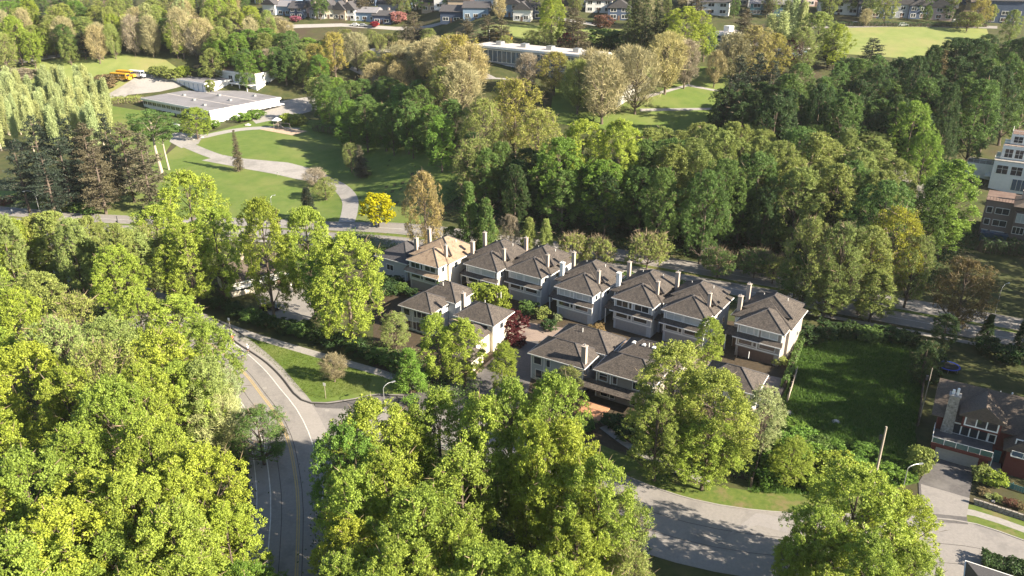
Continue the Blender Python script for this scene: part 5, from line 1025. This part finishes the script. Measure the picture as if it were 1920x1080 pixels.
rows([('alder', 90, 396, 20, 6.5, 'YO'), ('maple', 15, 412, 20, 6, 'Y'), ('maple', 205, 462, 20, 6.5, 'Y'), ('alder', 150, 440, 18, 5.5, 'YO'), ('bud', 265, 425, 19, 6, 'YO'), ('alder', 60, 510, 20, 6.5, 'YO'), ('bud', 130, 555, 20, 6.5, 'YO'), ('maple', 250, 540, 19, 6, 'Y'), ('alder', 325, 555, 19, 6.5, 'Y'), ('maple', 195, 595, 20, 6.5, 'YO'), ('bud', 95, 600, 21, 7.5, 'YO'), ('maple', 20, 545, 20, 6, 'Y'), ('alder', 290, 620, 20, 6, 'Y'), ('maple', 375, 605, 18, 6, 'Y'), ('bud', 175, 645, 20, 6.5, 'YO'), ('maple', 330, 680, 18, 6, 'Y'), ('alder', 375, 672, 16, 4.8, 'YO'), ('maple', 255, 685, 19, 6, 'Y'), ('maple', -40, 500, 20, 7, 'Y'), ('maple', -50, 610, 21, 7, 'Y'), ('maple', 120, 690, 20, 6.5, 'Y')], {'maple': 'fresh green maple', 'alder': 'light green alder', 'bud': 'half-open olive tree'}, 'mixed left-edge wood', 'mixed trees of the wood at the left edge')
T('bud', 408, 692, 12, 4.2, 'L', 'pale half-bare tree overhanging the yellow line of the street'); T('bare', 405, 738, 11, 4, 'L', 'bleached bare-branched tree at the roadside below the pale half-bare one'); T('bud', 480, 768, 10, 4.8, 'M', 'dark thin-branched tree spreading over the shaded street')
T('maple', 345, 322, 25, 9, 'Y', 'largest yellow-green maple, standing left of the cream house'); T('maple', 395, 392, 22, 6.5, 'Y', 'yellow-green tree merging with the right flank of the largest maple'); T('maple', 340, 420, 20, 7, 'Y', 'lower yellow-green crown in front of the largest maple'); T('alder', 285, 385, 21, 6.5, 'Y', 'light green tree merging with the left flank of the largest maple')
T('maple', 484, 372, 27, 6.2, 'Y', 'tall yellow-green tree with a long bare trunk in front of the cream house'); T('maple', 570, 388, 25, 6, 'Y', 'yellow-green tree between the cream house and the largest street tree'); T('maple', 643, 438, 24, 8, 'Y', 'big yellow-green street tree with a pale trunk left of the dark-roofed house'); T('alder', 600, 470, 18, 4.5, 'G', 'slim green tree at the left side of the big street tree'); T('alder', 540, 440, 14, 4, 'M', 'dark green tree close behind the cream house'); 0
rows([('maple', 690, 752, 22, 6.5, 'Y'), ('maple', 645, 800, 20, 5.2, 'G'), ('maple', 820, 736, 22, 6.5, 'Y'), ('alder', 755, 770, 21, 5.5, 'Y'), ('alder', 905, 745, 22, 5.2, 'Y'), ('maple', 958, 715, 23, 5.5, 'Y'), ('maple', 1035, 702, 24, 5.8, 'Y'), ('maple', 1058, 792, 22, 5.6, 'Y'), ('maple', 1010, 795, 21, 5.5, 'Y'), ('maple', 1128, 862, 20, 5.6, 'Y'), ('alder', 860, 840, 21, 5.8, 'Y'), ('maple', 720, 855, 20, 6.2, 'Y'), ('maple', 655, 880, 20, 5.5, 'Y'), ('maple', 780, 925, 20, 6.3, 'Y'), ('maple', 655, 975, 18, 5.5, 'Y'), ('maple', 1065, 875, 20, 5.8, 'Y'), ('bud', 1155, 930, 16, 5.5, 'O'), ('maple', 900, 1035, 18, 6.5, 'Y'), ('maple', 740, 1020, 18, 6, 'Y'), ('maple', 850, 975, 18, 5.2, 'Y'), ('maple', 1085, 980, 16, 5, 'Y'), ('bud', 1180, 1040, 13, 5, 'O'), ('maple', 635, 1045, 17, 4.8, 'Y'), ('maple', 1010, 1050, 17, 6, 'Y'), ('maple', 690, 1085, 17, 6, 'Y'), ('maple', 820, 1095, 17, 6, 'Y'), ('maple', 1100, 1080, 15, 6, 'Y')], {'maple': 'tall green maple', 'alder': 'tall slim green alder', 'bud': 'olive half-leafed tree'}, 'bottom centre wood', 'green trees of the wood at the bottom centre')
T('maple', 1270, 648, 19, 7.4, (.26, .305, .06), 'broad olive-green maple in front of the last front-row house'); T('maple', 1350, 700, 18, 7, (.26, .31, .06), 'right-hand half of the broad olive maple clump, beside the wooden fence'); T('maple', 1240, 740, 15, 5, (.25, .30, .06), 'lower olive maple at the left foot of the broad one'); T('bud', 1440, 730, 12, 4, 'L', 'pale half-leafed tree at the edge of the grassy lot'); T('maple', 1330, 790, 12, 5, 'Y', 'green maple overhanging the cross street kerb')
T('maple', 1620, 882, 18, 6.8, 'Y', 'large yellow-green maple standing in the bottom right over the cross street'); 
rows([('maple', *q, 'Y') for q in [(1540, 950, 15, 4.8), (1695, 925, 16, 5.2), (1580, 1000, 15, 5.5), (1720, 1030, 13, 4.8), (1640, 1010, 15, 5.5), (1500, 1010, 12, 3), (1560, 1080, 12, 5), (1680, 1085, 12, 5)]], {'maple': 'smaller yellow-green maple'}, 'bottom right clump', 'lower crowns beside the bottom right maple', 3)
T('maple', 1490, 825, 8, 3.6, 'Y', 'young bright green tree on the sunny part of the grassy lot')
# townhouse gardens
T('alder', 815, 590, 14, 4.2, 'Y', 'left one of two bright green trees in front of the low front-row house'); T('alder', 868, 598, 14, 4.0, 'Y', 'right one of two bright green trees, covering the cream end-wall house'); T('cedar', 765, 655, 9, 4.2, 'G', 'feathery green tree leaning left below the low front-row house'); T('bud', 738, 588, 8, 3.6, 'YO', 'pale olive tree left of the feathery green one'); T('alder', 945, 645, 10, 3.4, 'Y', 'bright conical tree beside the shaded courtyard entrance')
T('ball', 897, 532, 7, 3.0, 'Y', 'left half of the rounded bright green courtyard tree pair'); T('ball', 930, 537, 7, 3.2, 'Y', 'right half of the rounded bright green courtyard tree pair'); T('ball', 833, 528, 5, 2.0, 'G', 'small rounded green tree beside the tan-roofed townhouse'); T('alder', 1335, 596, 12, 3.3, 'Y', 'bright yellow-green column tree in front of the sixth townhouse')
TB('ball', 950, 632, 5.5, 4, 'RD', 'dark red maple beside the cream end wall'); T('bud', 1065, 690, 7, 3.4, 'O', 'olive shrub-tree in front of the L-shaped roof house'); 0
# behind the row
T('bud', 793, 322, 23, 5.2, (.36, .29, .11), 'tall tan and amber half-leafed tree behind the tan-roofed townhouse'); T('ball', 706, 364, 9.5, 4.5, (.52, .50, .012), 'vivid golden yellow round tree beside the avenue'); T('cedar', 877, 342, 20, 4.6, 'M', 'tall dark green cedar behind the second townhouse'); T('cedar', 910, 372, 17, 4.2, 'M', 'second dark green cedar, right of the tall one'); T('alder', 845, 425, 8, 3, 'G', 'small bright green tree at the foot of the tall cedar'); T('alder', 920, 420, 9, 3, 'YO', 'yellow-green tree in front of the second cedar'); T('bud', 957, 403, 11, 2.8, 'K', 'slim brownish half-leafed tree behind the third townhouse'); T('cedar', 992, 408, 11, 3.4, 'YO', 'left one of two light green cedars behind the third townhouse'); T('cedar', 1024, 411, 11, 3.0, 'YO', 'right one of two light green cedars behind the third townhouse')
for q, lb in (((1075, 442, 8, 5, 'YO'), 'spreading olive cherry tree behind the fourth townhouse'), ((1120, 446, 8, 4.5, 'YO'), 'spreading cherry tree right of the olive one behind the fourth townhouse'), ((1217, 440, 9, 5.6, 'YO'), 'wide pale green cherry tree beside the avenue behind the fifth townhouse'), ((1350, 470, 7, 4.8, 'M'), 'shaded low cherry tree beside the avenue'), ((1420, 470, 7, 5, 'M'), 'shaded low cherry tree nearer the big olive trees'), ((1455, 480, 7, 4, 'O'), 'small olive cherry tree under the big olive trees')): T('cherry', *q, lb)
g1 = 'big olive trees beside the avenue'; T('bud', 1530, 410, 21, 6.5, 'O', 'olive half-leafed tree at the left of the avenue clump', g1); T('bud', 1590, 420, 21, 6.5, 'O', 'olive tree in the middle of the avenue clump', g1); T('bud', 1690, 390, 22, 7.5, (.35, .36, .04), 'tree with golden yellow new leaves in the avenue clump', g1); T('alder', 1640, 425, 20, 6, 'O', 'green-olive tree left of the golden one in the avenue clump', g1); T('alder', 1560, 500, 12, 5, 'O', 'lower olive tree in front of the avenue clump', g1); T('alder', 1650, 505, 12, 5.5, 'O', 'lower green tree under the golden one in the avenue clump', g1); T('bud', 1725, 440, 17, 5, 'O', 'olive tree at the right of the golden one', g1); T('alder', 1500, 480, 12, 4.5, 'M', 'shaded green tree at the left foot of the avenue clump', g1)
T('alder', 1800, 300, 25, 7.5, (.21, .32, .055), 'tall fresh green tree left of the brick house'); T('alder', 1765, 330, 22, 5.5, 'M', 'darker green tree against the left flank of the tall fresh green one'); T('maple', 1718, 190, 25, 7.5, (.21, .32, .05), 'tall bright green maple left of the white terraced building'); T('maple', 1745, 245, 20, 6, (.21, .32, .05), 'lower bright green maple in front of the tall one left of the white building'); T('bare', 1690, 322, 14, 4, 'W', 'white-blossomed thin tree in front of the tall bright maple'); T('bare', 1725, 350, 12, 3.6, 'W', 'whitish flowering tree beside the tall fresh green one'); T('bud', 1822, 488, 16, 6.5, (.15, .115, .04), 'brown-amber half-leafed tree in front of the right-hand avenue'); T('alder', 1780, 590, 8, 3, 'D', 'dark tree in the shade at the back of the red house garden'); T('cedar', 1860, 590, 6, 1.8, 'D', 'small dark conical tree beside the right-hand avenue'); T('cedar', 1925, 600, 7, 2, 'D', 'small dark conical tree at the right edge beside the avenue'); T('alder', 1745, 640, 9, 3, 'D', 'dark leafy tree at the corner of the red house garden fence')
# wood behind the avenue
T('maple', 1095, 224, 26, 8, 'Y', 'bright yellow-green tree at the left of the wood behind the avenue'); T('maple', 1165, 224, 27, 8, 'Y', 'brightest yellow-green tree in the middle of the wood behind the avenue'); T('maple', 1050, 258, 24, 7.5, 'G', 'bright green tree below the yellow-green pair in the wood'); T('maple', 1130, 300, 20, 7.5, 'G', 'green tree at the front of the wood under the yellow-green pair')
T('bud', 965, 148, 24, 9.5, (.32, .32, .07), 'large rounded olive-gold tree above the park lawn'); T('bud', 905, 185, 22, 7.5, 'O', 'olive half-leafed tree left of the large rounded one'); T('bud', 1010, 205, 21, 8, (.30, .31, .07), 'olive tree below the large rounded one'); T('bud', 890, 260, 19, 6.5, 'O', 'spreading olive tree at the edge of the park lawn')
g1 = 'alders of the wood behind the avenue'
fill([(1190, 240), (1240, 235), (1330, 228), (1500, 225), (1600, 235), (1690, 260), (1700, 345), (1540, 335), (1380, 325), (1200, 315)], 44, [('maple', 'O'), ('alder', 'O'), ('maple', 'M'), ('maple', 'O')], g1, dict(mapleO='broad olive-green tree in the wood behind the avenue', mapleM='broad mid-green tree in the wood behind the avenue', alderO='olive-green alder in the wood behind the avenue', alderM='mid-green alder in the wood behind the avenue'), 7, (16, 25), (5.5, 8), 5)
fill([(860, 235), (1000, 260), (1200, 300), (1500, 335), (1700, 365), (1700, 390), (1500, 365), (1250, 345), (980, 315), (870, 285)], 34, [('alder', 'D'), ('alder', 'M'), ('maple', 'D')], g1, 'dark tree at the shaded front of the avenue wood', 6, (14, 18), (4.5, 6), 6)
fill([(600, 140), (700, 135), (800, 150), (850, 180), (860, 220), (760, 210), (640, 190), (590, 175)], 30, [('alder', 'M'), ('maple', 'M'), ('alder', 'G')], 'dense trees at the far edge of the park lawn', 'mid-green tree at the far edge of the park lawn', 6, (14, 19), (5, 6.5), 7)
g1 = 'dark wood on the upper right slope'
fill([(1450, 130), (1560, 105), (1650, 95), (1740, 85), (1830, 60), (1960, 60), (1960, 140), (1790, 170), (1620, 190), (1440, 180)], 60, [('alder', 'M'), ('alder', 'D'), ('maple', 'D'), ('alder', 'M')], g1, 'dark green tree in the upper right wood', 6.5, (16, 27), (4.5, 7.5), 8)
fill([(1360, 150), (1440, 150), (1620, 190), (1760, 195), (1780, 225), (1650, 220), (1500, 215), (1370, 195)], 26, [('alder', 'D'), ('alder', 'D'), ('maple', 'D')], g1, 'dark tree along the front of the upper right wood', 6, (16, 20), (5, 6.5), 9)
T('pine', 1390, 105, 24, 6, 'P', 'darkest pine at the left corner of the upper right wood'); T('pine', 1425, 98, 24, 6, 'P', 'tall dark pine right of the corner one in the upper right wood'); T('pine', 1370, 150, 20, 5.5, 'P', 'lower dark pine at the corner of the slope lawn'); T('spruce', 1775, 92, 26, 5, (.13, .105, .045), 'tall brownish conifer in front of the upper right wood'); T('pine', 1455, 115, 22, 5.5, 'P', 'dark pine third from the corner of the upper right wood')
# lower left pines and poplars
g1 = 'dark pines beside the avenue'
for q, lb in (((55, 218, 25, 7, 'P'), 'leftmost dark pine beside the avenue'), ((120, 222, 25, 7, 'P'), 'dark pine second from the left beside the avenue'), ((105, 255, 22, 7, 'P'), 'dark pine in the shadowed middle of the pine group'), ((152, 232, 24, 7.5, 'PB'), 'brownish pine in the middle of the pine group'), ((190, 214, 25, 6.5, 'P'), 'tall dark pine at the centre right of the pine group'), ((222, 232, 24, 7.5, 'PB'), 'brownish pine behind the dark one at the right of the pine group'), ((258, 250, 23, 7.5, 'PB'), 'brown-tinged pine with low branches at the right of the pine group'), ((20, 260, 22, 6.5, 'P'), 'dark low pine at the left edge of the pine group'), ((172, 275, 20, 7, 'PB'), 'low brownish pine at the front of the pine group'), ((75, 285, 19, 6.5, 'P'), 'low dark pine at the front left of the pine group')): T('pine', *q, lb, g1)
T('tallpine', 282, 208, 21, 8, 'M', 'pine with tall bare pale trunks and a flat green crown'); T('tallpine', 265, 222, 18, 5, 'M', 'bare-trunked pine left of the flat-crowned one'); T('tallpine', 300, 225, 17, 5, 'M', 'bare-trunked pine right of the flat-crowned one'); T('spruce', 437, 242, 14.5, 2.9, 'PB', 'single narrow grey-green spruce on the park lawn'); TB('spruce', 678, 333, 11, 4.6, 'PB', 'squat brownish conifer in the shade of the park lawn'); T('bud', 655, 268, 10, 3.6, 'O', 'thin olive tree behind the squat conifer on the park lawn'); T('cedar', 573, 352, 10, 3.6, 'P', 'dark rounded evergreen beside the bend of the park path'); T('maple', 362, 202, 12, 7, 'Y', 'bright yellow-green tree in front of the long school block'); T('ball', 392, 150, 6, 3.0, 'O', 'small rounded tree between the school blocks')
g1 = 'pale poplars at the left edge'; gg = random.Random(3)
for i in range(75): T('poplar', gg.uniform(-70, 200), 116 + 70 * gg.random() ** 1.3 + (14 if i % 3 == 0 else 0), gg.uniform(13, 20), gg.uniform(1.6, 2.5), 'L', 'pale green upright poplar in the grove at the left edge', g1)
for i in range(55): T('poplar', gg.uniform(-70, 205), gg.uniform(142, 212), gg.uniform(10, 15), gg.uniform(1.6, 2.5), 'L', 'pale green upright poplar in the grove at the left edge', g1)
# slope: budding trees
for q, lb in ((('bud', 622, 60, 20, 7.5, 'A'), 'amber-gold budding tree right of the school hall'), (('bud', 590, 82, 17, 6.5, 'A'), 'lower amber tree at the left of the amber-gold one'), (('bare', 665, 62, 17, 7.5, 'T'), 'tan bare tree right of the amber-gold one'), (('bud', 855, 65, 22, 10, 'A'), 'large amber-topped tree left of the hillside school'), (('bare', 800, 75, 18, 8, 'T'), 'tan bare tree left of the large amber-topped one'), (('bare', 880, 85, 19, 8, (.34, .29, .13)), 'tan bare tree against the left end of the hillside school'), (('bare', 745, 85, 15, 8, 'T'), 'bare spreading tree beside the pale shelter'), (('bud', 760, 100, 14, 8, (.17, .14, .05)), 'dull olive-brown tree in front of the pale shelter'), (('bud', 830, 125, 18, 6.5, 'YO'), 'yellow-green tree below the large amber-topped one'),
        (('bud', 1040, 97, 15, 7.5, 'A'), 'golden budding tree in front of the middle of the hillside school'), (('bare', 990, 100, 14, 5.5, 'K'), 'brown bare tree left of the golden budding one'), (('bare', 1180, 85, 18, 7.5, 'T'), 'tan bare tree before the white gabled hall'), (('bare', 1110, 92, 19, 7, 'T'), 'bare tree against the right end of the hillside school'), (('bare', 1125, 120, 16, 9, 'O'), 'dark-trunked spreading bare tree on the brown ground'), (('bare', 1255, 62, 21, 8.5, (.36, .31, .12)), 'tall golden-tan budding tree on the slope lawn'), (('bare', 1290, 75, 17, 6, 'K'), 'pinkish-tan bare tree right of the tall golden-tan one'), (('bare', 1345, 95, 13, 4, 'T'), 'small tan tree left of the dark corner pine'), (('bud', 1420, 48, 20, 8, (.35, .31, .11)), 'large golden-tan tree covering the blue-roofed annex'), (('bare', 1380, 62, 18, 7, 'T'), 'tan bare tree in front of the blue-grey block'), (('bud', 1455, 62, 17, 6, 'A'), 'amber tree right of the large golden-tan one'), (('bare', 1490, 70, 13, 4, 'RD'), 'dark red-brown tree at the right end of the blue-roofed annex')): T(*q, lb)
T('maple', 1540, 22, 20, 8.5, 'YO', 'big yellow-green tree left of the upper field'); T('maple', 1575, 45, 17, 6, 'Y', 'yellow-green tree at the left corner of the upper field'); T('bud', 1510, 50, 18, 7, 'O', 'olive tree left of the big yellow-green one'); T('pine', 1560, 72, 11, 6, 'P', 'dark low pine at the edge of the upper field'); T('pine', 1640, 70, 11, 6.5, 'P', 'dark spreading pine below the upper field'); T('maple', 1290, 12, 22, 9, 'Y', 'large yellow-green tree right of the hilltop spruces'); T('maple', 1325, 45, 14, 6, 'Y', 'lower yellow-green tree left of the blue-grey block'); T('maple', 1035, -8, 20, 7.5, 'Y', 'bright yellow-green tree on the hilltop right of the navy house')
T('ball', 1064, 62, 7, 3.5, (.30, .02, .05), 'crimson-red small tree behind the hillside school'); T('bud', 1020, 55, 9, 5.5, 'O', 'weeping olive tree left of the crimson one'); T('ball', 1130, 55, 8, 8, 'M', 'wide green thicket behind the hillside school'); T('ball', 1160, 58, 8, 7, 'M', 'green thicket right of the wide one behind the hillside school'); T('bud', 1185, 38, 12, 5, 'YO', 'thin pale green tree behind the green thickets'); T('ball', 1132, 28, 6, 4.5, 'RB', 'red-brown shrub-tree below the white hilltop house'); T('ball', 746, 22, 6, 5, (.45, .22, .2), 'pink-blossomed tree on the hilltop'); T('ball', 553, 30, 3, 3, (.45, .15, .2), 'pink flowering bush below the navy hilltop house'); T('ball', 702, 40, 3, 2.6, (.28, .03, .05), 'red bush beside the dark red parked car')
g1 = 'brown-green pines below the hilltop street'
for i, q in enumerate(sorted([(775, 22, 14, 7), (760, 45, 13, 6), (875, 30, 14, 6.5), (915, 28, 13, 6), (940, 35, 12, 6), (1075, 12, 18, 8), (1085, 32, 16, 7), (1400, 15, 17, 6.5), (1395, 35, 14, 6)])): T('pine', *q, 'PB', 'brown-green spreading pine below the hilltop houses, %s from left' % ORD[i], g1)
g1 = 'tall hilltop spruces'
for i, q in enumerate(sorted([(1195, -22, 26, 5), (1215, -25, 27, 5), (1235, -22, 26, 5), (1255, -15, 25, 5), (1180, 0, 22, 5)])): T('spruce', *q, (.07, .09, .028), 'tall spruce at the hilltop, %s from left in its row' % ORD[i], g1)
for q, lb in (((1480, -8, 19, 2.6), 'left one of three pale hilltop poplars'), ((1495, -12, 20, 2.8), 'middle one of three pale hilltop poplars'), ((1512, -5, 19, 2.6), 'right one of three pale hilltop poplars'), ((1450, 20, 17, 3.2), 'left one of two blue-green poplars before the teal-grey house'), ((1472, 16, 18, 3.4), 'right one of two blue-green poplars before the teal-grey house')): T('poplar', *q, 'L', lb)
g1 = 'garden trees among the hilltop houses'; cc = [('maple', 'YO'), ('alder', 'M'), ('bud', 'O'), ('pine', 'PB'), ('maple', 'G'), ('bare', 'T')]
fill([(480, -22), (1960, -26), (1960, -4), (480, -2)], 30, cc, g1, 'garden tree among the hilltop houses', 5, (6, 10), (2.6, 4), 10)
fill([(430, -60), (1960, -70), (1960, -24), (430, -20)], 70, cc, g1, 'tall tree behind the hilltop houses', 7, (12, 17), (4.5, 6.5), 21)
fill([(1600, -5), (1900, -5), (1900, 18), (1600, 16)], 9, cc, g1, 'small garden tree between the upper road houses', 8, (5, 8), (2.2, 3.4), 12)
T('bud', 1845, -2, 12, 6, 'A', 'amber-topped tree at the right of the upper road'); T('cherry', 1820, 22, 8, 6, 'O', 'spreading dull green tree over the white van'); T('alder', 1905, 18, 14, 4.5, 'O', 'olive tree at the right edge beside the tall dark blue house')
# upper left woods
g1 = 'woods in the upper left'; 
fill([(-60, -10), (430, -25), (520, 20), (420, 52), (300, 42), (200, 45), (120, 65), (-60, 60)], 80, [('maple', 'YO'), ('maple', 'G'), ('alder', 'YO'), ('bud', 'YO'), ('alder', 'M'), ('spruce', 'P'), ('bare', 'T'), ('maple', 'Y')], g1, 'tree in the upper left mixed wood', 7, (13, 19), (4.5, 7), 13)
for q, lb in ((('maple', 20, 30, 22, 7, 'Y'), 'bright green tree with a pale trunk at the left edge of the sports field'), (('maple', 75, 52, 14, 6.5, 'Y'), 'wide yellow-green tree beside the bright one at the sports field'), (('alder', 115, 45, 17, 6.5, 'M'), 'green tree at the bend of the field track'), (('spruce', 75, 5, 20, 5, 'P'), 'dark conifer in the upper left wood'), (('pine', 150, 58, 13, 5, 'P'), 'dark tree in the shade at the end of the field track'), (('bare', 240, 28, 19, 5, 'K'), 'pinkish bare tree behind the sports field'), (('bare', 275, 30, 19, 5, 'T'), 'pale-trunked bare tree right of the pinkish one'), (('bare', 330, 15, 23, 7, 'T'), 'tallest bare tree behind the sports field'), (('bare', 180, 42, 17, 4.5, 'T'), 'thin bare tree left of the pinkish one'), (('bare', 205, 45, 16, 4, 'O'), 'olive bare tree between the thin and the pinkish ones'), (('bare', 360, 50, 15, 4.5, 'K'), 'brown bare tree left of the green field-edge trees'), (('alder', 270, 5, 20, 4.5, 'L'), 'pale green upright tree above the bare ones'), (('alder', 335, -5, 20, 4.5, 'L'), 'second pale green upright tree above the bare ones')): T(*q, lb)
g1 = 'bare thicket in the upper left'
fill([(370, 15), (520, 30), (540, 45), (400, 60), (350, 45)], 22, [('bare', 'K'), ('bare', 'T')], g1, 'brownish bare tree in the thicket below the hilltop', 5, (7, 10), (4.5, 6.5), 14)
g1 = 'green trees behind the school blocks'
fill([(385, 62), (440, 55), (540, 48), (600, 62), (600, 105), (540, 100), (480, 105), (390, 90)], 24, [('alder', 'M'), ('maple', 'M'), ('alder', 'G'), ('alder', 'O')], g1, 'green tree in the clump behind the school', 7, (12, 17), (5.5, 7.5), 15)
T('alder', 545, 85, 17, 6.5, 'M', 'dark green tree hanging over the school hall'); T('bare', 500, 92, 14, 4.5, 'K', 'brown bare tree in front of the school hall'); T('maple', 590, 145, 13, 5.5, 'YO', 'yellow-green tree right of the school hall')
fill([(640, 55), (760, 50), (880, 58), (1000, 50), (1000, 62), (860, 72), (700, 70)], 16, [('bud', 'O'), ('pine', 'PB'), ('bud', 'YO')], 'small trees below the hilltop street', 'small tree on the bank below the hilltop street', 6, (6, 10), (3.5, 5), 16)
# tall trees beyond the right edge whose shade falls into the view
g1 = 'tall trees just beyond the right edge'
for (y, h_, r, k) in [(148, 26, 8, 12), (170, 26, 8, 16), (97, 27, 7, 2), (108, 26, 8, 1), (112, 26, 8, 14), (122, 26, 8, 1), (130, 26, 8, 9), (142, 26, 8, 1), (160, 24, 8, 6), (180, 22, 7, 14), (200, 22, 7, 22)]: tree_at('alder', Vector((.643 * (30.5 + .9135 * y) + r * 1.1 + k, y, 0)), h_, r, 'M', 'tall tree just beyond the right edge, shading the lot', g1)
fill([(690, 62), (840, 62), (870, 100), (860, 150), (800, 120), (690, 120)], 14, [('bud', 'A'), ('bare', 'T'), ('bud', 'YO'), ('bud', 'O'), ('bare', 'T')], 'budding trees around the hillside school', 'budding tree left of the hillside school', 7, (12, 18), (5.5, 8), 17)
# air
hz = MB().box(-1300, 1300, -420, 1480, -2.5, 112).build('haze', 'white_trim'); hz.data.materials.clear()
m, n, l = nodes('haze'); o_ = n.new('ShaderNodeOutputMaterial'); v = n.new('ShaderNodeVolumePrincipled'); v.inputs['Color'].default_value = (.93, .96, 1, 1); v.inputs['Density'].default_value = .00006; v.inputs['Anisotropy'].default_value = .2
l.new(v.outputs[0], o_.inputs['Volume']); hz.data.materials.append(m); tag(hz, 'thin pale haze in the air over the whole view', kind='stuff')

TB('bare', 1128, 232, 23, 8.5, 'T', 'dark-trunked bare tree on the brown ground before the white gabled hall'); TB('bare', 1190, 214, 22, 8, 'T', 'bare tree in front of the right end of the white gabled hall'); TB('bare', 1082, 214, 18, 6, 'O', 'olive-brown bare tree at the left end of the white gabled hall')
rows([('maple', *q, 'YO') for q in [(48, 408, 20, 5.5), (125, 410, 20, 5.5), (235, 430, 20, 6), (180, 418, 18, 5), (-5, 402, 20, 5.5), (70, 400, 20, 5), (158, 406, 20, 5), (212, 420, 20, 5)]], {'maple': 'light green maple'}, 'trees fronting the left avenue', 'front trees beside the avenue at the left', 2)

TB('bare', 628, 716, 5.5, 2.8, (.24, .20, .11), 'small bare tan tree standing on the sunny street verge')
